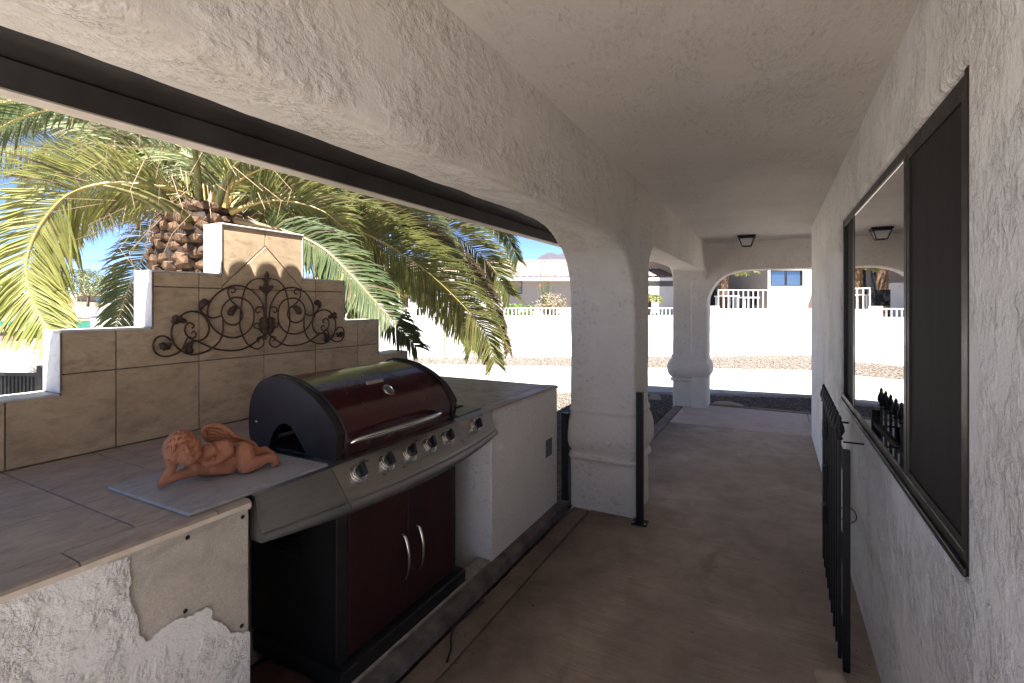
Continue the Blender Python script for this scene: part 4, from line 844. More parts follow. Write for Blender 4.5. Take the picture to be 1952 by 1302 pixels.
# ---------------------------------------------------------------- wrought iron ornament
def smooth_path(pts, sub=5):
    P = [Vector(p) for p in pts]; out = []
    for i in range(len(P)-1):
        p0, p1, p2, p3 = P[max(i-1,0)], P[i], P[i+1], P[min(i+2, len(P)-1)]
        for k in range(sub):
            t = k/sub
            out.append(.5*((2*p1) + (p2-p0)*t + (2*p0-5*p1+4*p2-p3)*t*t + (3*p1-p0-3*p2+p3)*t**3))
    out.append(P[-1]); return out
YM = 1.739
orn = thing('wrought_iron_ornament', 'rusty brown wrought iron scroll ornament hung on the tile backsplash', 'wall ornament', (-2.44, YM, 1.33))
for mir in (1, -1):
    for pts, r in ORN:
        if mir == -1 and len(pts) == 4 and r > .008: continue
        p3 = [(-2.441 + .004*math.sin(y*30), YM + mir*(y-YM), z) for y, z in pts]
        wob('scroll', MB().tube(smooth_path(p3), r*.72, 6), RUST_IRON, orn, smooth=True)
    for pts, r in LEAF_ORN:
        p3 = smooth_path([(-2.434, YM + mir*(y-YM), z) for y, z in pts])
        n = len(p3)
        wob('acanthus_leaf', MB().tube(p3, [r*.62*(.25 + math.sin(math.pi*min(1, .15+.85*i/(n-1)))**.8) * (.85+.3*((i*7) % 3)/2) for i in range(n)], 7), RUST_IRON, orn, smooth=True)
fl = wob('fleur_de_lis', MB().prism([(y, z) for y, z in FLEUR], lambda y, z: (-2.446, y, z), lambda y, z: (-2.428, y, z)), RUST_IRON, orn, bevel=.004)

# ---------------------------------------------------------------- gas grill
GR = thing('gas_grill', 'maroon and stainless gas grill built into the island', 'grill', (-1.72, 1.72, 0))
def interp(pts, n=6):
    return [(v.x, v.y) for v in (Vector((p.x, p.y)) for p in smooth_path([(a_, b_, 0) for a_, b_ in pts], n))]
lid_curve = interp([(-1.484, 1.018), (-1.528, 1.082), (-1.60, 1.138), (-1.68, 1.178), (-1.765, 1.203), (-1.855, 1.211), (-1.925, 1.192), (-1.975, 1.148), (-2.004, 1.085), (-2.01, 1.01)], 5)
prof = [(-1.497, .918), (-1.490, .93)] + lid_curve + [(-2.008, .93)]
inner = [(x + (.012 if x < -1.75 else -.012)*1.0, z - .014 if z > .95 else z) for x, z in reversed(prof)]
lid = wob('lid', MB().prism(prof + inner, lambda x, z: (x, 1.386, z), lambda x, z: (x, 2.128, z)), MAROON, GR); auto_smooth(lid, 24)
def capprof(o=.006):
    cx, cz = -1.74, 1.02
    pr = [(-1.492, .905)] + [(x + (x-cx)*o/.25, z + (z-cz)*o/.2) for x, z in [(-1.484, 1.018)] + lid_curve] + [(-2.014, .96), (-1.99, .912)]
    arch_ = [(-1.885, .912), (-1.872, .95), (-1.85, .99), (-1.815, 1.022), (-1.78, 1.032), (-1.745, 1.022), (-1.71, .99), (-1.672, .945), (-1.645, .905)]
    return pr + arch_
for y0, y1 in ((1.352, 1.3855), (2.1285, 2.158)):
    c_ = wob('lid_end_cap', MB().prism(capprof(), lambda x, z: (x, y0, z), lambda x, z: (x, y1, z)), ENDCAP, GR, bevel=.006, seg=3)
rim = [(x, z) for x, z in capprof(.012)[:len(lid_curve)+2]]
for y0, y1 in ((1.384, 1.402), (2.112, 2.130)):
    a_ = [(x, y0, z) for x, z in rim]; n = len(a_)
    wob('lid_rim', MB().tube([(x, (y0+y1)/2, z-.001) for x, z in rim], .0045, 6), BLACK_ENAMEL, GR, smooth=True)
wob('pivot_bolt', MB().lathe([(.006,0),(.006,.004),(.003,.006)], 10, Matrix.Translation((-1.96, 1.352, 1.02)) @ Matrix.Rotation(R(90), 4, 'X')), CHROME, GR)
hp = smooth_path([(-1.486, 1.425, .972), (-1.462, 1.455, .983), (-1.43, 1.56, .99), (-1.416, 1.72, .992), (-1.428, 1.88, .99), (-1.462, 1.985, .983), (-1.486, 2.012, .972)], 6)
wob('lid_handle', MB().tube(hp, [.008 + .006*math.sin(math.pi*i/(len(hp)-1)) for i in range(len(hp))], 12), CHROME, GR, smooth=True)
Mth = Matrix.Translation((-1.583, 1.745, 1.119)) @ Matrix.Rotation(R(47), 4, 'Y')
wob('thermometer', MB().lathe([(.030,0),(.030,.010),(.026,.014),(.024,.010)], 24, Mth), CHROME, GR, smooth=False)
wob('thermometer_dial', MB().lathe([(.0235,.0095),(.0235,.0105)], 24, Mth), simple('dial_face', (.10,.095,.085), .3), GR)
Mnp = Matrix.Translation((-1.638, 1.72, 1.1605)) @ Matrix.Rotation(R(64), 4, 'Y')
wob('name_plate', MB().box((-.010, -.055, 0), (.010, .055, .004), 0, Mnp), CHROME, GR, bevel=.0015, seg=1)
wob('firebox', MB().box((-2.0, 1.372, .77), (-1.51, 2.14, .916)), BLACK_ENAMEL, GR, bevel=.004)
wob('side_shelf', MB().box((-1.934, .986, .872), (-1.452, 1.350, .913)), STEEL_D, GR, bevel=.003)
wob('side_burner', MB().box((-2.02, 2.162, .872), (-1.452, 2.443, .914)).box((-1.95, 2.19, .9142), (-1.49, 2.425, .928)), STEEL_D, GR, bevel=.004)
wob('burner_grate', MB().box((-1.90, 2.21, .9282), (-1.60, 2.40, .936)), BLACK_ENAMEL, GR, bevel=.002)
def xc(y): return -1.408 + .076*(1 - ((y-1.715)/.735)**2)
def zl(y): return -.022*(1 - ((y-1.715)/.735)**2)
def panel(name, y0, y1, m, n):
    mb = MB(); vs = []; k = 13
    for i in range(n):
        y = y0 + (y1-y0)*i/(n-1); c = xc(y); q = zl(y)
        vs += [(-1.60, y, .905), (-1.60, y, .917), (-1.446, y, .9195), (-1.440, y, .917), (c-.006, y, .822), (c-.001, y, .816), (c+.001, y, .809), (c+.010, y, .806), (c+.017, y, .798), (c+.017, y, .786+q*.5), (c+.012, y, .784+q), (c-.004, y, .778+q), (-1.50, y, .778+q)]
    fs = [(i*k+j, (i+1)*k+j, (i+1)*k+j+1, i*k+j+1) for i in range(n-1) for j in range(k-1)]
    fs += [tuple(range(k)), tuple(range((n-1)*k, n*k))[::-1]]
    mb.add(vs, fs)
    return auto_smooth(wob(name, mb, m, GR), 50)
panel('shelf_front', .986, 1.2885, STEEL_D, 12)
cpan = panel('control_panel', 1.2905, 2.1005, STEEL, 26)
panel('burner_front', 2.1025, 2.445, STEEL, 12)
for y in (1.381, 1.531, 1.671, 1.812, 1.956, 2.226):
    c = xc(y); f = .46
    px, pz = -1.44 + (c-.006+1.44)*f, .917 + (.822-.917)*f
    n = Vector((.095, 0, c-.006+1.44)).normalized()
    M = Matrix.Translation((px, y, pz)) @ n.to_track_quat('Z', 'Y').to_matrix().to_4x4()
    kb = wob('knob_bezel', MB().lathe([(.037,-.004),(.037,.004),(.033,.007),(.033,.011),(.029,.014),(.029,.019),(.024,.021)], 28, M), CHROME, GR); auto_smooth(kb, 40)
    kn = MB().lathe([(.0235,.019),(.0235,.030),(.021,.033)], 24, M).box((-.0245,-.008,.030), (.0245,.008,.050), 0, M @ Matrix.Rotation(R(80 + 20*((int(y*1000)*7) % 3 - 1)), 4, 'Z'))
    wob('control_knob', kn, BLACK_PLASTIC, GR, bevel=.003)
# printed burner legends on the steel panel
ink = simple('panel_print', (.06,.055,.05), .6)
def panel_pt(y, f, e=.0006):
    c = xc(y); n = Vector((.095, 0, c-.006+1.44)).normalized()
    return Vector((-1.44 + (c-.006+1.44)*f, y,   .917 - .095*f)) + n*e
def mark(y, f, w, h):
    vs = [panel_pt(y-w, f-h), panel_pt(y+w, f-h), panel_pt(y+w, f+h), panel_pt(y-w, f+h)]
    return vs
for y, f, w in ((1.43, .12, .018), (1.45, .17, .012), (1.49, .75, .008), (1.76, .12, .013), (1.835, .1, .008), (1.86, .22, .01), (1.865, .3, .008), (1.87, .38, .007), (2.05, .78, .012), (2.05, .86, .01), (2.33, .10, .018), (1.60, .78, .008)):
    wob('printed_legend', MB().add(mark(y, f, w, .018), [(0,1,2,3)]), ink, GR)
# cabinet
wob('cabinet_side', MB().box((-2.0, 1.362, .116), (-1.512, 1.378, .779)), BLACK_ENAMEL, GR)
wob('cabinet_side', MB().box((-2.0, 2.150, .116), (-1.512, 2.166, .779)), BLACK_ENAMEL, GR)
wob('cabinet_back', MB().box((-2.012, 1.362, .116), (-2.001, 2.166, .779)), BLACK_ENAMEL, GR)
wob('front_post', MB().box((-1.5118, 1.362, .116), (-1.492, 1.421, .778)), BLACK_ENAMEL, GR, bevel=.003)
wob('front_post', MB().box((-1.5118, 2.143, .116), (-1.492, 2.166, .778)), BLACK_ENAMEL, GR, bevel=.003)
for i in range(4):
    wob('vent_louvre', MB().box((-1.86, 1.357, .50 + i*.022), (-1.70, 1.3618, .507 + i*.022)), BLACK_ENAMEL, GR)
for y0, y1, hy in ((1.4235, 1.7775, 1.735), (1.7825, 2.1405, 1.838)):
    d_ = wob('cabinet_door', MB().box((-1.510, y0, .122), (-1.492, y1, .774)), MAROON_D, GR, bevel=.004)
    hp = smooth_path([(-1.492, hy, .482), (-1.470, hy, .47), (-1.452, hy, .42), (-1.448, hy, .375), (-1.452, hy, .33), (-1.470, hy, .285), (-1.492, hy, .272)], 5)
    h_ = obj('door_handle', MB().tube(hp, .0075, 10), CHROME, d_, smooth=True)
wob('cabinet_base', MB().box((-1.99, 1.352, .028), (-1.452, 2.206, .114)), BLACK_ENAMEL, GR, bevel=.008)
for y in (1.41, 2.14):
    wob('caster', MB().lathe([(.018,-.012),(.024,-.008),(.024,.008),(.018,.012)], 14, Matrix.Translation((-1.92, y, .024)) @ Matrix.Rotation(R(90), 4, 'X')), BLACK_PLASTIC, GR)

# ---------------------------------------------------------------- loose things on the island
tile = obj('loose_tile', MB().box((-.228, -.248, 0), (.228, .248, .010)), TILE_LOOSE, bevel=.0015, seg=1)
tile.location = (-1.696, 1.049, .9168); tile.rotation_euler = (0, 0, R(.5))
tag(tile, 'loose bluish grey porcelain tile lying on the counter under the cherub', 'tile')
bd = obj('rusty_board', MB().box((-.17,-.19,0), (.17,.19,.018)), simple('rust_brown_board', (.10,.042,.026), .85, 0, .35, 16, .3))
bd.location = (-1.70, 1.18, .0); bd.rotation_euler = (0, 0, R(8))
tag(bd, 'rust brown board lying in the cavity left of the grill cabinet', 'board')
# cherub
cherub_org = Vector((-1.76, .88, .9275)); cherub_ang = math.atan2(1.26-.88, -1.64+1.76)
CH = thing('cherub_statue', 'terracotta winged cherub statue reclining on the loose grey tile', 'statue', cherub_org, cherub_ang)
bm = bmesh.new()
def capsule(bm, a_, b_):
    (x0,y0,z0,r0), (x1,y1,z1,r1) = a_, b_
    d = math.dist(a_[:3], b_[:3]); n = max(1, int(d / (min(r0, r1)*.6)) + 1)
    for i in range(n+1):
        t = i/n
        M = Matrix.Translation((x0+(x1-x0)*t, y0+(y1-y0)*t, z0+(z1-z0)*t))
        bmesh.ops.create_icosphere(bm, subdivisions=2 if r0 > .009 else 1, radius=r0+(r1-r0)*t, matrix=M)
for ch in CHERUB:
    if len(ch) == 1: capsule(bm, ch[0], ch[0])
    for a_, b_ in zip(ch, ch[1:]): capsule(bm, a_, b_)
for v in bm.verts:
    if v.co.z < .004: v.co.z = .004
me = bpy.data.meshes.new('body'); bm.to_mesh(me); bm.free()
me.materials.append(TERRA)
body = bpy.data.objects.new('body', me); link(body, CH)
md = body.modifiers.new('remesh', 'REMESH'); md.mode = 'VOXEL'; md.voxel_size = .0023; md.use_smooth_shade = True
md = body.modifiers.new('smooth', 'SMOOTH'); md.factor = .5; md.iterations = 3
hm = MB()
for lk in HAIR:
    q = smooth_path([l[:3] for l in lk], 4)
    hm.tube(q, [lk[min(len(lk)-1, i//4)][3]*(1 - .5*max(0, i/len(q)-.7)/.3) for i in range(len(q))], 8)
obj('hair', hm, TERRA, CH, smooth=True)
wmb = MB()
pc = [(p[0], p[2]) for p in WING]; wy = WING[0][1]
wmb.prism(pc, lambda x, z: (x, wy-.004, z), lambda x, z: (x, wy+.014, z))
wing = obj('wing', wmb, TERRA, CH, bevel=.005, seg=3)
obj('wing_rim', MB().tube(smooth_path(WINGRIM), [.0085 if i < 40 else .007 for i in range(len(smooth_path(WINGRIM)))], 8), TERRA, wing, smooth=True)
for f_ in WINGFEA:
    q = smooth_path([(x, wy-.006, z) for x, _, z in f_])
    obj('feather', MB().tube(q, [.0065*(1-.5*i/len(q)) for i in range(len(q))], 6), TERRA, wing, smooth=True)

# ================================================================== GATE POSTS, GATE
def post(x, y, h, label, w=.026):
    p = thing('gate_post', label, 'post', (x, y, 0), R(2), 'black steel posts at the gateway')
    obj('tube', MB().box((-w,-w,.008), (w,w,h)), BLACK_IRON, p, bevel=.004)
    obj('base_plate', MB().box((-.052,-.052,0), (.052,.052,.008)), BLACK_IRON, p, bevel=.002)
    for sx in (-1,1):
        for sy in (-1,1):
            obj('anchor_bolt', MB().lathe([(.008,.008),(.008,.016),(.005,.020)], 6, Matrix.Translation((sx*.038, sy*.038, 0))), CHROME, p)
    obj('cap', MB().box((-w-.001,-w-.001,h), (w+.001,w+.001,h+.004)), BLACK_IRON, p)
    return p
post(-.825, 3.445, .905, 'black square steel gate post bolted to the patio beside the stucco column', .0235)
post(-1.402, 3.50, .695, 'short black steel post between the grill island and the stucco column', .026)
# iron gate folded back against the house wall
GT = thing('iron_gate', 'black wrought iron gate with spear finials folded back against the house wall', 'gate', (.266, 2.915, 0), R(-.8))
Lg = .52
obj('stile', MB().box((-.013,-Lg,.03), (.013,-Lg+.026,.93)), BLACK_IRON, GT, bevel=.003)
obj('stile', MB().box((-.019,Lg-.038,.03), (.019,Lg,.93)), BLACK_IRON, GT, bevel=.003)
for z in (.075, .46, .855):
    obj('rail', MB().box((-.013,-Lg+.0265,z-.013), (.013,Lg-.0385,z+.013)), BLACK_IRON, GT, bevel=.002)
n_p = 9
for i in range(n_p):
    y = -Lg + .06 + i*(2*Lg-.12)/(n_p-1)
    pk = obj('picket', MB().box((-.0255,y-.008,.05), (-.0135,y+.008,.955)), BLACK_IRON, GT)
    obj('finial', MB().lathe([(.006,.955),(.014,.962),(.008,.972),(.019,.992),(.017,1.012),(.007,1.040),(.009,1.046),(.005,1.056),(.001,1.062)], 8, Matrix.Translation((-.0195, y, 0))), BLACK_IRON, pk, smooth=True)
for z in (.93, .70, .50):
    obj('hinge_box', MB().box((-.048, .06, z-.055-.05), (-.026, .13, z-.01)), BLACK_IRON, GT, bevel=.004)
obj('latch_bar', MB().tube([(.0,-.02,.945), (.055,-.02,.943)], .005, 8), BLACK_IRON, GT)
obj('wall_pin', MB().tube([(.02,-.16,.88), (.10,-.16,.88)], .004, 8), BLACK_IRON, GT)
tw = obj('rusty_chain', MB().tube(smooth_path([(.283,2.60,.78),(.280,2.59,.76),(.287,2.60,.74),(.281,2.59,.72),(.286,2.58,.70),(.282,2.58,.68)], 6), .006, 6), simple('orange_rust', (.075,.034,.018), .8, 0, .4, 30), smooth=True)
tag(tw, 'rusty orange chain hanging behind the folded iron gate', 'chain')
lp = obj('wire_loop', MB().tube([(.284 + .030*math.cos(a), 2.58 + .02*math.sin(a*.5), .60 + .034*math.sin(a)) for a in np.linspace(0, 6.28, 28)], .0022, 5), BLACK_IRON, smooth=True)
tag(lp, 'thin black wire loop hanging behind the folded iron gate', 'wire')
cord = obj('black_wire_scrap', MB().tube(smooth_path([(-1.306,2.154,.006),(-1.315,2.08,.014),(-1.32,2.017,.012),(-1.327,1.923,.008),(-1.30,1.85,.006),(-1.258,1.795,.012),(-1.226,1.715,.005)], 6), .0055, 6), BLACK_PLASTIC, smooth=True)
tag(cord, 'bent scrap of black wire lying on the patio floor', 'wire')
# ---------------------------------------------------------------- field stones
def rock(name, loc, size, label, seed, m=STONE, rz=0):
    bm = bmesh.new(); bmesh.ops.create_icosphere(bm, subdivisions=3, radius=1)
    for v in bm.verts:
        n = mnoise.noise(v.co*1.1 + Vector((seed*3.1, 0, 0)))*.35 + mnoise.noise(v.co*3 + Vector((seed, 5, 0)))*.10
        v.co = v.co*(1+n)
        v.co = Vector((v.co.x*size[0], v.co.y*size[1], max(-.5*size[2], v.co.z*size[2])))
    me = bpy.data.meshes.new(name); bm.to_mesh(me); bm.free()
    o = obj(name, me, m, smooth=True); o.location = loc; o.rotation_euler = (0,0,rz)
    return tag(o, label, 'rock')
rock('stone', (.205, 2.30, .03), (.06,.05,.045), 'rounded tan stone at the foot of the folded gate', 1)
rock('stone', (-.62, 8.21, -.01), (.20,.08,.05), 'long flat brown stone at the far end of the patio slab', 2, rz=.1)
rock('stone', (-1.75, 8.35, -.03), (.10,.07,.06), 'brown stone in the shaded gravel left of the far column', 3)
rock('stone', (-1.70, 7.1, -.03), (.13,.07,.05), 'dark flat stone in the gravel between the two columns', 4)
# ================================================================== DATE PALM
RACHIS_G = simple('palm_stalk_green', (.12,.115,.035), .55, 0, .4, 7)
CAMP = Vector((0, 0, 1.52))
def frond_mesh(pts, L, col, rnd, bare=.14, nleaf=None, tw=.7, rad=.015, dens=1.7, wleaf=.0085):
    P = smooth_path(pts, 10)
    D = [0]
    for a_, b_ in zip(P, P[1:]): D.append(D[-1] + (b_-a_).length)
    tot = D[-1]
    def at(s):
        s = max(0, min(tot, s))
        for i in range(len(D)-1):
            if D[i+1] >= s:
                f = (s-D[i])/max(1e-9, D[i+1]-D[i]); return P[i].lerp(P[i+1], f), (P[i+1]-P[i]).normalized()
        return P[-1], (P[-1]-P[-2]).normalized()
    mb = MB()
    n = len(P)
    mb.tube(P, [rad*(1-.86*i/(n-1)) + .016*max(0, 1-6*i/(n-1)) for i in range(n)], 6, mi=1)
    h = Vector((P[-1].x-P[0].x, P[-1].y-P[0].y, 0)); h = h.normalized() if h.length > .05 else Vector((1,0,0))
    side_c = Vector((0,0,1)).cross(h)
    nl = nleaf or int(tot/.023*dens)
    for sgn in (-1, 1):
        for k in range(nl):
            s = tot*(bare + (1-bare)*(k+.5+rnd.uniform(-.35,.35))/nl)
            p, t = at(s)
            f = s/tot
            view = (p - CAMP).normalized()
            sv = t.cross(view); sv = sv.normalized() if sv.length > .1 else side_c
            if sv.dot(side_c) < 0: sv = -sv
            side = (side_c*(1-tw) + sv*tw).normalized()
            nrm = side.cross(t).normalized()
            if nrm.z < 0 and abs(nrm.z) > .3: nrm = -nrm
            l = L*(.55 + .45*math.sin(math.pi*min(1, .12 + .95*(f-bare)/(1-bare))))*rnd.uniform(.85,1.12)*(1 if f < .9 else .75)
            fw = .55 + .55*f + rnd.uniform(-.14,.14)
            d0 = (t*fw + side*sgn*rnd.uniform(.85,1.05) + nrm*rnd.uniform(.0,.34)).normalized()
            d1 = (d0 + Vector((0,0,-1))*rnd.uniform(.10,.38) + Vector((rnd.uniform(-.1,.1), rnd.uniform(-.1,.1), 0))).normalized()
            d2 = (d1 + Vector((0,0,-1))*rnd.uniform(.12,.55) + Vector((rnd.uniform(-.15,.15), rnd.uniform(-.15,.15), 0))).normalized()
            a_ = p; b_ = a_ + d0*l*.35; c_ = b_ + d1*l*.38; e_ = c_ + d2*l*.27
            wv = d0.cross(nrm).normalized()*wleaf*rnd.uniform(.8,1.2)
            up = nrm*wleaf*.55
            mi = 0 if rnd.random() > .06 else 2
            vs = [a_-wv*.4, a_+wv*.4, b_-wv+up, b_, b_+wv+up, c_-wv*.8+up*.6, c_, c_+wv*.8+up*.6, e_]
            o = len(mb.v)
            mb.v += [tuple(v) for v in vs]
            fs = [(0,3,2),(0,1,3),(1,4,3),(2,3,6,5),(3,4,7,6),(5,6,8),(6,7,8)]
            mb.f += [tuple(i+o for i in q) for q in fs]; mb.m += [mi]*len(fs)
    return mb
PALM = thing('date_palm', 'large date palm with arching feathery fronds behind the stepped backsplash', 'palm tree', (-4.2, 2.42, -.07))
PC = Vector((-4.2, 2.42, 0))
rp = random.Random(11)
mb = MB()
prof = [(.44,-.07),(.42,.3),(.37,1.2),(.36,1.9),(.33,2.1),(.27,2.28),(.10,2.36)]
mb.lathe(prof, 26, Matrix.Translation((PC.x, PC.y, 0)))
wob('trunk', mb, TRUNK, PALM, smooth=True)
# leaf bases
bt = MB()
bt.add([(-.5,0,-.42),(.5,0,-.42),(.72,.10,0),(.34,.22,.42),(-.34,.22,.42),(-.72,.10,0),(0,.34,.02),(0,.06,-.5),(-.5,-.3,-.4),(.5,-.3,-.4),(.34,-.3,.42),(-.34,-.3,.42)],
       [(0,1,6),(1,2,6),(2,3,6),(3,4,6),(4,5,6),(5,0,6),(0,7,1),(3,10,11,4),(1,9,10,3,2),(0,5,4,11,8)])
bme = bt.mesh('leaf_base'); bme.materials.append(BOOT)
row = 0; z = .95
while z < 2.30:
    r = np.interp(z, [p[1] for p in prof], [p[0] for p in prof])
    n = 19
    for k in range(n):
        a_ = 2*math.pi*(k + .5*(row % 2))/n + rp.uniform(-.05,.05)
        d = Vector((math.cos(a_), math.sin(a_), 0))
        if d.dot(Vector((1,-.55,0))) < -.35: continue
        o = bpy.data.objects.new('leaf_base', bme); link(o, PALM)
        s_ = rp.uniform(.85,1.15)
        o.location = Vector((0,0,.07)) + d*(r-.01) + Vector((0,0,z+rp.uniform(-.03,.03)))
        o.rotation_euler = (rp.uniform(-.35,.05), rp.uniform(-.3,.3), a_-math.pi/2)
        o.scale = (.088*s_*rp.uniform(.85,1.15), .12*s_, .105*s_*rp.uniform(.85,1.15))
    z += .078; row += 1
rp = random.Random(4)
for pts, kw in FRONDS:
    c = kw['col']
    m = frond_mesh(pts, kw['L'], c, rp, bare=kw.get('bare', .15), tw=kw.get('tw', .75 if c in (0,3) else .55))
    wob('frond', m, [LEAF[c], RACHIS if c in (0,1,3) else RACHIS_D, LEAF[4]], PALM, fix=False)
# shorter inner fronds that fill the crown
for k in range(12):
    az = R(60) + rp.uniform(0, R(200)); ln = rp.uniform(1.1, 1.9); up = rp.uniform(.35, 1.5)
    d = Vector((math.cos(az), math.sin(az), 0))
    if d.x > .75: ln *= .55
    b0 = PC + Vector((0,0,2.3)) + d*.15
    pts = [b0, b0 + d*ln*.25 + Vector((0,0,up*.5)), b0 + d*ln*.55 + Vector((0,0,up*.72)), b0 + d*ln*.85 + Vector((0,0,up*.55)), b0 + d*ln*1.05 + Vector((0,0,up*.15))]
    m = frond_mesh([tuple(p) for p in pts], rp.uniform(.3,.42), 2, rp, bare=.18, tw=.2, dens=1.0)
    c = rp.choice([1,2,2,3])
    wob('frond', m, [LEAF[c], RACHIS, LEAF[4]], PALM, fix=False)
# stout leaf stalks fanning out of the crown
for k in range(20):
    az = k*2.4 + rp.uniform(-.2,.2); d = Vector((math.cos(az), math.sin(az), 0)); el = rp.uniform(.15, 1.3)
    p0 = PC + d*.24 + Vector((0,0,2.12 + .2*el/1.3)); ln = rp.uniform(.35,.6)
    p1_ = p0 + d*ln*.5*math.cos(el*.7) + Vector((0,0,ln*.55*math.sin(el))); p2_ = p1_ + d*ln*.6 + Vector((0,0,ln*.35*math.sin(el)-.03))
    wob('leaf_stalk', MB().tube(smooth_path([p0, p1_, p2_], 4), [.034,.031,.028,.025,.022,.019,.017,.014,.010], 7), RACHIS_G, PALM, smooth=True)
# dry fibre and old flower stalks hanging in the crown
mbs = MB()
for k in range(200):
    az = rp.uniform(0, 2*math.pi); d = Vector((math.cos(az), math.sin(az), 0))
    p = PC + d*rp.uniform(.2,.7) + Vector((0,0,rp.uniform(2.15,2.95)))
    q = p + d*rp.uniform(.05,.3) + Vector((rp.uniform(-.12,.12), rp.uniform(-.12,.12), rp.uniform(-.28,.12)))
    q2 = q + Vector((rp.uniform(-.1,.1), rp.uniform(-.1,.1), rp.uniform(-.25,-.02)))
    mbs.tube([p, q, q2], [.0035,.0025,.001], 3)
o = wob('dry_fibre', mbs, STRAW, PALM); o['kind'] = 'stuff'

# ================================================================== BOUNDARY WALL WITH RAILINGS
U = Vector((.8827, .4699, 0)); FW = Vector((-.4699, .8827, 0))       # house frames of the far side of the street
wdir = (WB - WA).normalized(); wn = Vector((-wdir.y, wdir.x))
def wall_frame(t): return WA + wdir*t
WL = (WB - WA).length
ang = math.atan2(wdir.y, wdir.x)
BW = thing('boundary_wall', 'long white plastered boundary wall across the driveway', 'wall', (WA.x, WA.y, 0), ang)
tP = (Vector((-5.5, 14.02)) - WA).dot(wdir)
tH = tP + 4.55
obj('wall_panel', MB().box((-9, 0, -.3), (1.05, .18, 1.13)), STUCCO_WHITE, BW, bevel=.012)
obj('wall_panel', MB().box((1.09, 0, -.3), (tP, .18, 1.13)), STUCCO_WHITE, BW, bevel=.012)
obj('wall_panel', MB().box((tP+.24, 0, -.3), (tH, .18, 1.13)), STUCCO_WHITE, BW, bevel=.012)
obj('wall_panel', MB().box((tH+.005, 0, -.3), (WL+9, .2, 1.335)), STUCCO_WHITE, BW, bevel=.012)
obj('pier', MB().box((tP+.002, -.05, -.3), (tP+.238, .23, 1.44)), STUCCO_WHITE, BW, bevel=.015)
obj('pier', MB().box((tH-.15, -.04, -.3), (tH+.1, .225, 1.48)), STUCCO_WHITE, BW, bevel=.015)
def railing(t0, t1, z0, z1, sp, label, r=.013):
    o_ = wall_frame(t0)
    rt = thing('railing', label, 'railing', (o_.x, o_.y, z0), ang, 'white metal railings on the boundary wall')
    L_ = t1 - t0
    obj('top_rail', MB().box((0,.07,z1-z0-.03), (L_,.11,z1-z0)), WHITE_METAL, rt)
    obj('bottom_rail', MB().box((0,.07,.03), (L_,.11,.06)), WHITE_METAL, rt)
    n = int(L_/sp); pm = MB().box((-r,.09-r,.0605), (r,.09+r,z1-z0-.0305)).mesh('picket'); pm.materials.append(WHITE_METAL)
    for k in range(n+1):
        q = bpy.data.objects.new('picket', pm); link(q, rt); q.location = (r + k*(L_-2*r)/n, 0, 0)
    n = max(1, int(L_/2.4))
    for k in range(n+1):
        obj('foot', MB().box((-.025+.02+k*(L_-.05)/n,.06,0), (.025+.02+k*(L_-.05)/n,.12,.0295)), WHITE_METAL, rt)
railing(-1.4, tP, 1.13, 1.43, .115, 'low white railing on the boundary wall behind the palm fronds')
railing(tP+.24, tH-.15, 1.13, 1.43, .115, 'low white railing seen between the two stucco columns', .011)
railing(tH+.1, WL+2.5, 1.335, 1.99, .158, 'tall white railing seen through the end arch')
# raised lots behind the wall
c0 = WA + wdir*-9 + wn*.19; c1 = WA + wdir*(WL+9) + wn*.19
c2 = c1 + Vector((FW.x, FW.y))*40; c3 = c0 + Vector((FW.x, FW.y))*40
lot = obj('raised_lot', MB().prism([tuple(c0), tuple(c1), tuple(c2), tuple(c3)], lambda x, y: (x, y, -.3), lambda x, y: (x, y, 1.06)), DIRT)
struct(lot, 'raised gravel lots behind the white boundary wall')
LOTZ = 1.06

# ================================================================== NEIGHBOUR HOUSES
def frame_mat(f0): return Matrix(((U.x, FW.x, 0, FW.x*f0), (U.y, FW.y, 0, FW.y*f0), (0,0,1,0), (0,0,0,1)))
def house_frame(name, label, f0, u0):
    o = thing(name, label, 'house', tuple(FW*f0 + U*u0) , math.atan2(U.y, U.x)); return o
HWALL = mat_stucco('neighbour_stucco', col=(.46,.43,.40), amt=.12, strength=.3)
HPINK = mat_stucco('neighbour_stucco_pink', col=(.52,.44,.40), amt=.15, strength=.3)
def tile_roof(mbx, u0, u1, f0, z0, f1, z1, per=.30, rows=14):
    n = int((u1-u0)/per)*4
    def fn(a_, b_):
        u = u0 + a_*(u1-u0)
        ph = (u/per) % 1.0
        row_ = b_*rows; st = (row_ - math.floor(row_)) if b_ < 1 else 0
        return (u, f0 + b_*(f1-f0), z0 + b_*(z1-z0) + .055*abs(math.sin(math.pi*ph)) + .035*(1-st))
    mbx.grid(fn, n+1, rows*3+1)
# house A with tan tile roof
HA = house_frame('tile_roof_house', 'white house with pale tile roof beyond the boundary wall', 24.0, -.79)
obj('wall', MB().box((-8, 0, LOTZ-.2), (-.012-.0, .2, 2.80)).box((-.012, .002, LOTZ-.2), (1.30, .2, 2.06)).box((-.012, .003, 2.70), (1.30, .2, 2.80)).box((1.30, 0, LOTZ-.2), (8, .2, 2.80)).box((-8, .2005, LOTZ-.2), (-7.8, 9, 2.8)).box((7.8, .2005, LOTZ-.2), (8, 9, 2.8)), HWALL, HA)
wn_ = obj('window', MB().box((0, .03, 2.06), (1.29, .06, 2.10)).box((0, .03, 2.64), (1.29, .06, 2.70)).box((0, .03, 2.1005), (.04, .06, 2.6395)).box((1.25, .03, 2.1005), (1.29, .06, 2.6395)).box((.60, .03, 2.1005), (.66, .06, 2.6395)), BRONZE, HA)
obj('pane', MB().box((.041, .07, 2.101), (.60, .08, 2.64)), FARGLASS, wn_)
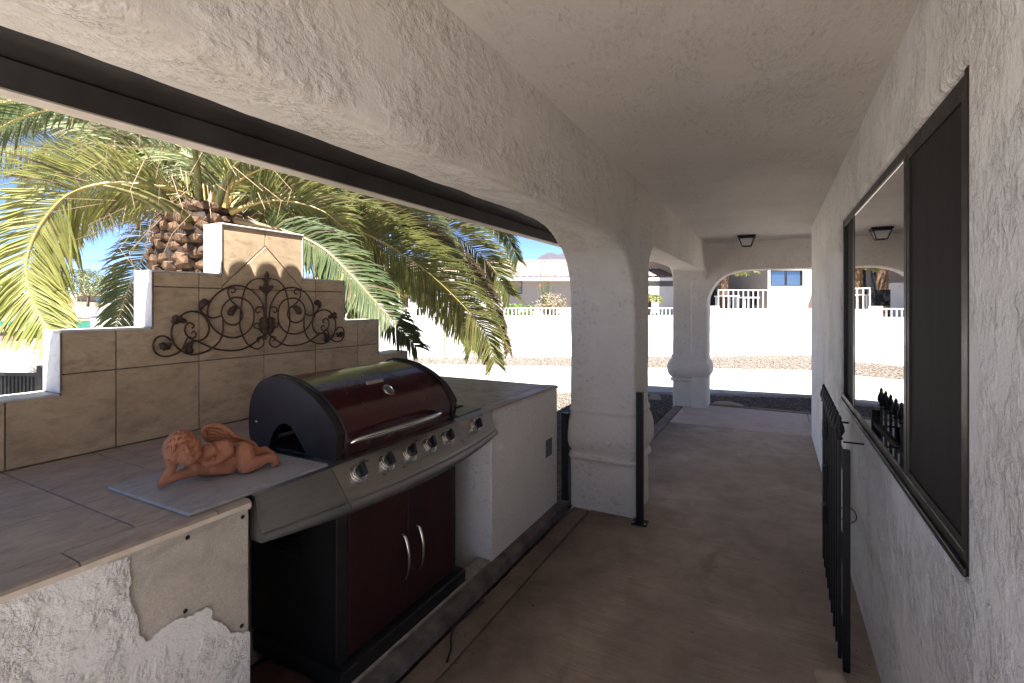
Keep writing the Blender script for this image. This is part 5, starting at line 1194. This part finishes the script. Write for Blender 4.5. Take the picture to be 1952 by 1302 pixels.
obj('pane', MB().box((.661, .07, 2.101), (1.249, .08, 2.40)), FARGLASS, wn_)
obj('blind', MB().box((.661, .065, 2.4005), (1.249, .075, 2.64)), simple('tan_blind', (.42,.34,.28), .8), wn_)
mr = MB(); tile_roof(mr, -8.6, 8.6, -.55, 2.82, 5.2, 4.02)
rf = obj('roof', mr, ROOF_TILE_PALE, HA, smooth=True)
obj('ridge_tile_row', MB().tube([(-8.6, 5.2, 4.06), (8.6, 5.2, 4.06)], .13, 8), ROOF_TILE_PALE, rf)
gapm = MB().box((-.09,-.14,-.035), (.09,-.10,.01)).mesh('ridge_gap'); gapm.materials.append(WOOD_DARK)
for k in range(56):
    q = bpy.data.objects.new('ridge_gap', gapm); link(q, rf); q.location = (-8.5 + k*.30, 5.2, 4.03)
obj('fascia', MB().box((-8.6, -.58, 2.66), (8.6, -.54, 2.815)), WHITE_METAL, HA)
obj('eave_soffit', MB().box((-8.6, -.539, 2.74), (8.6, .0, 2.76)), HWALL, HA)
obj('wall_plaque', MB().box((-.62+.3, -.03, 1.72), (-.40+.3, 0, 1.98)), simple('red_plaque', (.45,.14,.12), .7), HA, bevel=.03)
# terrace wall to the left of house A
tw_ = thing('terrace_wall', 'white terrace wall with railing behind the small palms', 'wall', tuple(FW*21 + U*-8.6), math.atan2(U.y, U.x))
obj('wall_panel', MB().box((0, 0, LOTZ-.1), (8.2, .18, 1.62)), STUCCO_WHITE, tw_, bevel=.01)
obj('top_rail', MB().box((0, .07, 2.05), (8.2, .11, 2.09)), WHITE_METAL, tw_)
pm = MB().box((-.012,.08,1.62), (.012,.10,2.05)).mesh('picket'); pm.materials.append(WHITE_METAL)
for k in range(60):
    q = bpy.data.objects.new('picket', pm); link(q, tw_); q.location = (.07 + k*.137, 0, 0)
# low white garden wall seen between the columns
gw = thing('garden_wall', 'plain white garden wall behind the agaves, seen between the columns', 'wall', tuple(FW*23.4 + U*8.05), math.atan2(U.y, U.x))
obj('wall_panel', MB().box((-1.7, 0, LOTZ-.1), (.9, .2, 2.40)), STUCCO_WHITE, gw, bevel=.01)
# house B, right, through the end arch
HB = house_frame('neighbour_house', 'pale stucco neighbour house with dark framed window through the end arch', 22.0, 11.42)
wu0, wu1, wz0_, wz1_ = .12, 1.56, 2.36, 3.06
obj('wall', MB().box((0, 0, LOTZ-.1), (wu0, .2, 5)).box((wu1, 0, LOTZ-.1), (6, .2, 5)).box((wu0, .001, LOTZ-.1), (wu1, .2, wz0_)).box((wu0, .001, wz1_), (wu1, .2, 5)).box((0.001, .2005, LOTZ-.1), (.2, 8, 5)), HWALL, HB)
wB = obj('window', MB().box((wu0, .02, wz0_), (wu1, .07, wz0_+.04)).box((wu0, .02, wz1_-.04), (wu1, .07, wz1_)).box((wu0, .021, wz0_+.0405), (wu0+.05, .07, wz1_-.0405)).box((wu1-.04, .021, wz0_+.0405), (wu1, .07, wz1_-.0405)).box((.82, .021, wz0_+.0405), (.87, .07, wz1_-.0405)), BRONZE, HB)
obj('pane', MB().box((wu0+.051, .08, wz0_+.041), (.819, .09, wz1_-.041)), FARGLASS, wB)
obj('pane', MB().box((.871, .08, wz0_+.041), (wu1-.041, .09, wz1_-.041)), FARGLASS, wB)
obj('roof', MB().box((-.5, -.6, 5.0), (6.4, 8.3, 5.25)), ROOF_TILE_PALE, HB)
wg = obj('porch_wall', MB().box((-4.2, 4.0, LOTZ-.1), (-.95, 4.2, 5)).box((-.62, 4.001, LOTZ-.1), (-.001, 4.2, 5)).box((-.95, 4.002, 3.3), (-.62, 4.2, 5)), HPINK, HB)
obj('porch_door', MB().box((-.949, 4.08, LOTZ), (-.621, 4.12, 3.29)), simple('dark_door', (.03,.027,.027), .5), HB)
obj('porch_roof', MB().box((-4.4, -.1, 3.75), (-.51, 3.99, 3.95)), HPINK, HB)
obj('porch_post', MB().box((-2.75, .1, LOTZ), (-2.55, .3, 3.745)), BLACK_IRON, HB)
ld = thing('leaning_board', 'dark brown board leaning against the pale neighbour house', 'board', tuple(FW*21.6 + U*13.0), math.atan2(U.y, U.x))
bo = obj('plank', MB().box((-.16,-.03,0), (.16,.03,1.55)), simple('brown_plank', (.14,.085,.07), .8), ld); bo.location = (0,0,LOTZ); bo.rotation_euler = (0, R(20), 0)
# patio furniture behind the tall railing
def table(u, f, label, w=.62, h=.74):
    t = thing('patio_table', label, 'table', tuple(U*u + FW*f + Vector((0,0,LOTZ))), math.atan2(U.y, U.x))
    obj('table_top', MB().box((-w/2,-.4,h-.04), (w/2,.4,h)), WHITE_METAL, t, bevel=.008)
    for sx in (-1,1):
        for sy in (-1,1): obj('leg', MB().box((sx*(w/2-.05)-.02, sy*.34-.02, 0), (sx*(w/2-.05)+.02, sy*.34+.02, h-.041)), WHITE_METAL, t)
    return t
table(8.02, 18.4, 'white patio table nearest the brown palm trunk, behind the tall railing', .62, .80)
table(8.72, 18.3, 'white patio table right of the other one, behind the tall railing', .58, .74)
def chair(u, f, rz, label):
    t = thing('patio_chair', label, 'chair', tuple(U*u + FW*f + Vector((0,0,LOTZ))), math.atan2(U.y, U.x)+rz, 'dark patio chairs behind the tall railing')
    obj('seat', MB().box((-.24,-.24,.40), (.24,.24,.44)), BLACK_IRON, t, bevel=.01)
    obj('backrest', MB().box((-.24,.215,.4405), (.24,.245,.98)), BLACK_IRON, t, bevel=.01)
    for sx in (-1,1):
        for sy in (-1,1): obj('leg', MB().box((sx*.21-.018, sy*.21-.018, 0), (sx*.21+.018, sy*.21+.018, .3995)), BLACK_IRON, t)
chair(8.35, 19.4, .3, 'dark patio chair between the two white tables')
chair(9.15, 19.0, -1.4, 'dark patio chair at the right end of the white tables')
chair(7.65, 19.4, .2, 'dark patio chair beside the brown palm trunk')

# ================================================================== VEGETATION
def leaf_cloud(n, cen, rad, size, rnd, shell=.5, asp=.45, flat=.0):
    mb = MB()
    for _ in range(n):
        while True:
            d = Vector((rnd.uniform(-1,1), rnd.uniform(-1,1), rnd.uniform(-1,1)))
            if shell*.6 < d.length <= 1: break
        q = Vector((d.x*rad[0], d.y*rad[1], d.z*rad[2]))
        q *= 1 + .28*mnoise.noise(q*2.1 + Vector(cen))
        if mnoise.noise(q*3.3 + Vector(cen)*1.7) < -.22: continue
        p = Vector(cen) + q
        a_ = Vector((rnd.uniform(-1,1), rnd.uniform(-1,1), rnd.uniform(-1,1))).normalized()
        b_ = a_.orthogonal().normalized(); s_ = size*rnd.uniform(.6,1.4)
        mb.add([p-a_*s_, p-b_*s_*asp, p+a_*s_, p+b_*s_*asp], [(0,1,2,3)], 0)
    return mb
def shrub(name, pos, rad, mat_, label, n=900, size=.05, seed=1, cat='shrub', stems=6, shell=.45):
    rnd = random.Random(seed)
    t = thing(name, label, cat, pos)
    obj('foliage', leaf_cloud(n, (0,0,rad[2]*1.05), rad, size, rnd, shell), mat_, t, fix=False)
    mb = MB()
    for k in range(stems):
        a_ = rnd.uniform(0,6.28); r_ = rnd.uniform(.3,.8)
        mb.tube([(0,0,-.05), (math.cos(a_)*rad[0]*.3*r_, math.sin(a_)*rad[1]*.3*r_, rad[2]*.6), (math.cos(a_)*rad[0]*r_, math.sin(a_)*rad[1]*r_, rad[2]*1.4)], [.03*rad[2]+.01,.02*rad[2]+.006,.004], 5)
    obj('stem', mb, BARK, t)
    return t
def tree(pos, h, rad, mat_, label, n=2400, size=.12, seed=1):
    rnd = random.Random(seed)
    t = thing('desert_tree', label, 'tree', pos)
    mb = MB(); tips = []
    mb.tube([(0,0,-.3), (.1,.05,h*.25), (.15,.1,h*.42)], [h*.035,h*.028,h*.022], 8)
    for k in range(8):
        a_ = k*.8 + rnd.uniform(-.3,.3); e = Vector((math.cos(a_)*rad*.75, math.sin(a_)*rad*.75, h*(.62+rnd.uniform(-.08,.22))))
        m_ = e*.5 + Vector((0,0,h*.14)); mb.tube([(.15,.1,h*.40), m_, e], [h*.018,h*.011,h*.004], 6); tips.append(e)
    obj('trunk', mb, BARK, t)
    cm = MB()
    for e in tips + [Vector((0,0,h*.8))]:
        c_ = leaf_cloud(n//9, e, (rad*.5, rad*.5, h*.2), size, rnd, .1, .3)
        cm.add(c_.v, c_.f)
    obj('crown', cm, mat_, t, fix=False)
    return t
def pix(u_, v_, f): # a spot on the far side of the street given in its own street-aligned frame
    return U*u_ + FW*f + Vector((0,0,v_))
def small_palm(u, f, z0, h, lean, label, seed, col=3, R_=.62, r=.10, group=None):
    rnd = random.Random(seed)
    base = U*u + FW*f
    t = thing('small_palm', label, 'palm tree', (base.x, base.y, z0), 0, group)
    top = Vector((U.x*lean, U.y*lean, h))
    mb = MB(); pts = [Vector((0,0,-.05)), top*.35, top*.7, top]
    mb.tube(smooth_path(pts, 4), [r*(1.05+.12*(i % 2)) for i in range(13)], 9)
    obj('trunk', mb, BOOT, t)
    for k in range(15):
        a_ = k*2.4 + rnd.uniform(-.2,.2); d = Vector((math.cos(a_), math.sin(a_), 0)); el = rnd.uniform(-.1,1.0)
        pts = [top, top + d*R_*.4 + Vector((0,0,el*R_*.45)), top + d*R_*.8 + Vector((0,0,el*R_*.4)), top + d*R_*1.1 + Vector((0,0,el*R_*.1-.2*R_))]
        obj('frond', frond_mesh([tuple(p) for p in pts], R_*.42, col, rnd, bare=.12, nleaf=16, tw=.1, rad=.012, wleaf=.022), [LEAF[col], RACHIS, LEAF[4]], t, fix=False)
    return t
def at_px(px, f): return (px-976)/939*f
small_palm(at_px(692,16.6), 16.6, LOTZ, .85, .05, 'small palm with a straight trunk, leftmost in the row behind the wall', 1)
small_palm(at_px(705,16.9), 16.9, LOTZ, .75, .12, 'small palm leaning right next to the leftmost one behind the wall', 2)
small_palm(at_px(776,16.4), 16.4, LOTZ, .85, -.12, 'small palm leaning left behind the low white railing', 3)
small_palm(at_px(797,16.8), 16.8, LOTZ, 1.25, .28, 'small palm with a long trunk leaning right behind the low railing', 4)
small_palm(at_px(1238,17.5), 17.5, LOTZ, .62, .0, 'tiny palm behind the wall, seen between the two columns', 5, R_=.42, r=.07)
# taller palms through the end arch
tp1 = small_palm(at_px(1377,18.9), 18.9, LOTZ, 1.85, .05, 'tall palm with rough brown trunk behind the railing in the end arch', 6, col=0, R_=1.1, r=.16)
tp2 = small_palm(at_px(1296,18.4), 18.4, LOTZ, 2.6, -.12, 'tall palm with hanging brown skirt behind the far column', 7, col=4, R_=1.0, r=.17)
tp3 = small_palm(at_px(1337,21.0), 21.0, LOTZ, 2.9, .02, 'tall straight palm mirrored in the window pane', 8, col=3, R_=1.2, r=.17)
# shrubs behind the low railing
shrub('green_shrub', tuple(U*at_px(985,16.4) + FW*16.4 + Vector((0,0,LOTZ-.1))), (.42,.35,.30), BUSH[0], 'bright green shrub behind the low railing left of the dry bush', 420, .055, 3)
shrub('green_shrub', tuple(U*at_px(1008,16.6) + FW*16.6 + Vector((0,0,LOTZ-.1))), (.25,.25,.28), BUSH[0], 'small bright green shrub touching the dry bush behind the railing', 240, .05, 4)
shrub('flowering_shrub', tuple(U*at_px(960,16.8) + FW*16.8 + Vector((0,0,LOTZ-.1))), (.3,.3,.30), BUSH[1], 'olive flowering shrub behind the railing, nearest the drooping frond', 260, .05, 5)
shrub('dry_bush', tuple(U*at_px(1052,16.9) + FW*16.9 + Vector((0,0,LOTZ-.1))), (.62,.5,.48), BUSH[2], 'tall dry brown bush behind the low railing', 1500, .035, 6, stems=22, shell=.2)
oc = thing('ocotillo', 'thin-stemmed ocotillo with red tips rising from the dry bush', 'cactus', tuple(U*at_px(1042,17.2) + FW*17.2 + Vector((0,0,LOTZ-.1))))
ro = random.Random(9)
for k in range(14):
    a_ = ro.uniform(0,6.28); r_ = ro.uniform(.15,.55); h_ = ro.uniform(1.1,1.75)
    s_ = obj('stem', MB().tube([(0,0,0), (math.cos(a_)*r_*.5, math.sin(a_)*r_*.5, h_*.5), (math.cos(a_)*r_, math.sin(a_)*r_, h_)], [.022,.017,.008], 5), BUSH[1], oc)
    if k % 2 == 0:
        obj('red_flower', MB().lathe([(.004,0),(.022,.03),(.014,.09),(.002,.14)], 6, Matrix.Translation((math.cos(a_)*r_, math.sin(a_)*r_, h_-.02))), simple('ocotillo_red', (.55,.11,.05), .7), s_)
for i, (px, f) in enumerate(((1241,16.4), (1249,16.5), (1257,16.6))):
    ag = thing('agave', ['leftmost blue agave behind the wall between the columns', 'middle blue agave behind the wall between the columns', 'right blue agave behind the wall between the columns'][i], 'agave', tuple(U*at_px(px,f) + FW*f + Vector((0,0,LOTZ))))
    for k in range(14):
        a_ = k*2.4; e = .35 + .05*k; d = Vector((math.cos(a_)*math.cos(e), math.sin(a_)*math.cos(e), math.sin(e))); s_ = Vector((-math.sin(a_), math.cos(a_), 0))*.028
        obj('leaf', MB().add([(0,0,0), tuple(d*.14-s_), tuple(d*.14+s_), tuple(d*.36), tuple(d*.14-Vector((0,0,.02)))], [(0,1,4),(0,4,2),(1,3,4),(4,3,2),(0,2,3,1)]), BUSH[3], ag)
tree(tuple(U*at_px(1250,33) + FW*33 + Vector((0,0,.4))), 4.0, 1.7, BUSH[0], 'round green tree above the white garden wall between the columns', 3000, .11, 3)
tree(tuple(U*at_px(700,34) + FW*34 + Vector((0,0,.6))), 4.2, 2.4, BUSH[1], 'olive green tree behind the terrace wall', 1800, .12, 4)

# ================================================================== LEFT SIDE: YARDS BEYOND THE ISLAND
def L(px, t, z): # spot on the left side, in the street-aligned frame
    return U*((px-976)/939*t) + FW*t + Vector((0,0,z))
lw = thing('low_wall', 'low white plastered wall beyond the iron fence at far left', 'wall', tuple(L(-160, 9.6, -.07)), math.atan2(U.y, U.x)+R(-8))
obj('wall_panel', MB().box((0,0,-.2), (2.33,.2,.72)), STUCCO_WHITE, lw, bevel=.01)
obj('pier', MB().box((2.335,-.05,-.2), (2.60,.25,.72)), STUCCO_WHITE, lw, bevel=.01)
fn = thing('iron_fence', 'black iron picket fence at far left, seen over the lowest step', 'fence', tuple(L(-120, 5.6, -.07)), math.atan2(U.y, U.x)+R(-7))
obj('top_rail', MB().box((0,-.02,.80), (1.33,.02,.835)), BLACK_IRON, fn)
obj('bottom_rail', MB().box((0,-.015,.12), (1.33,.015,.15)), BLACK_IRON, fn)
pm = MB().box((-.011,-.011,.1505), (.011,.011,.7995)).mesh('picket'); pm.materials.append(BLACK_IRON)
for k in range(27):
    q = bpy.data.objects.new('picket', pm); link(q, fn); q.location = (.03+k*.0485, 0, 0)
obj('end_post', MB().box((1.331,-.035,0), (1.40,.035,.92)), BLACK_IRON, fn, bevel=.004)
tw2 = thing('dry_twig_bundle', 'dry twigs caught on the end post of the iron fence', 'twigs', tuple(L(78, 5.62, .72)))
rt_ = random.Random(6); mb = MB()
for k in range(26):
    d = Vector((rt_.uniform(-1,1), rt_.uniform(-1,1), rt_.uniform(-.6,1)))*.12
    mb.tube([tuple(-d*.4), tuple(d)], [.004,.001], 4)
obj('twigs', mb, BARK, tw2)
GREENM = simple('green_mesh', (.03,.17,.12), .8, 0, .15, 3)
gf = thing('green_mesh_fence', 'green windscreen mesh fence crossing the desert yard', 'fence', tuple(L(-120, 21, .16)), math.atan2(U.y, U.x))
obj('mesh_panel', MB().box((0,0,.22), (9.4,.03,.66)), GREENM, gf)
for k in range(5): obj('post', MB().tube([(k*2.3+.05,.05,-.3), (k*2.3+.05,.05,.72)], .03, 8), BLACK_IRON, gf)
bs = thing('brown_block_shed', 'low brown block shed below the green mesh fence', 'shed', tuple(L(-60, 16, .05)), math.atan2(U.y, U.x))
obj('wall', MB().box((0,0,-.2), (1.45,1.5,.58)), simple('brown_block', (.22,.17,.14), .9, 0, .15, 3, .3), bs)
obj('roof', MB().box((-.05,-.05,.5805), (1.5,1.55,.62)), simple('shed_trim', (.30,.25,.21), .9), bs)
tarp = rock('tarp_heap', tuple(L(163, 24, 1.02)), (.72,.5,.36), 'pale lavender tarp covered heap behind the green fence', 8, simple('lavender_tarp', (.52,.52,.66), .7, 0, .2, 4))
tarp['category'] = 'tarp'
for i, (px, t_, z_, s_, lb) in enumerate(((150,30,1.0,.8,'large boulder behind the lavender tarp'), (190,29,.95,.7,'pale boulder on the desert slope right of the tarp'), (215,30,1.0,.8,'pale boulder nearest the shaded hanging frond'), (55,15.5,.30,.35,'pale rock below the green fence'), (75,15,.28,.3,'small pale rock beside the white corner wall'))):
    rock('boulder', tuple(L(px, t_, z_)), (s_, s_*.7, s_*.55), lb, 20+i, STONE)
tree(tuple(L(165,38,.75)), 3.6, 2.2, BUSH[1], 'pale green desert tree in front of the flat roofed house', 2600, .11, 11)
tree(tuple(L(225,36,.75)), 2.6, 1.7, BUSH[1], 'low olive desert tree behind the hanging frond', 1800, .11, 12)
tree(tuple(L(60,42,.9)), 3.4, 2.4, BUSH[1], 'spreading desert tree behind the yellow green frond', 2200, .13, 13)
tree(tuple(L(-20,34,.7)), 3.0, 2.2, BUSH[0], 'bushy desert tree at the far left edge', 2200, .12, 14)
fh = thing('flat_roof_house', 'low tan house with grey flat roof on the desert slope', 'house', tuple(L(165, 52, 1.2)), math.atan2(U.y, U.x))
obj('wall', MB().box((-1,0,-.5), (6,5,1.25)), simple('tan_house_wall', (.45,.37,.30), .9), fh)
obj('roof', MB().box((-1.5,-.6,1.2505), (6.5,5.4,1.5)), simple('grey_roof', (.30,.28,.27), .9), fh)
obj('window', MB().box((1,-.03,.3), (2.2,-.001,1.0)), FARGLASS, fh)
for i, (px, t_, h_) in enumerate(((155,70,4.1), (166,72,3.9), (217,75,5.2))):
    small_palm(at_px(px,t_), t_, 1.8, h_, 0, ['distant fan palm, left of the pair above the desert tree', 'distant fan palm, right of the pair above the desert tree', 'distant fan palm beside the hanging frond'][i], 30+i, col=2, R_=1.5, r=.22)
for i, (v, dz) in enumerate(((0,0), (.28,.05), (1.6,-.2))):
    a_ = L(-150, 62, 5.9+v); b_ = L(420, 66, 6.6+v+dz)
    c = obj('power_line', MB().tube([tuple(a_.lerp(b_, k/10) - Vector((0,0,.5*(1-(k/5-1)**2)))) for k in range(11)], .018, 4), BLACK_IRON)
    tag(c, ['lowest thin black power line crossing the sky at left', 'middle thin black power line crossing the sky at left', 'topmost thin black power line crossing the sky at left'][i], 'power line')
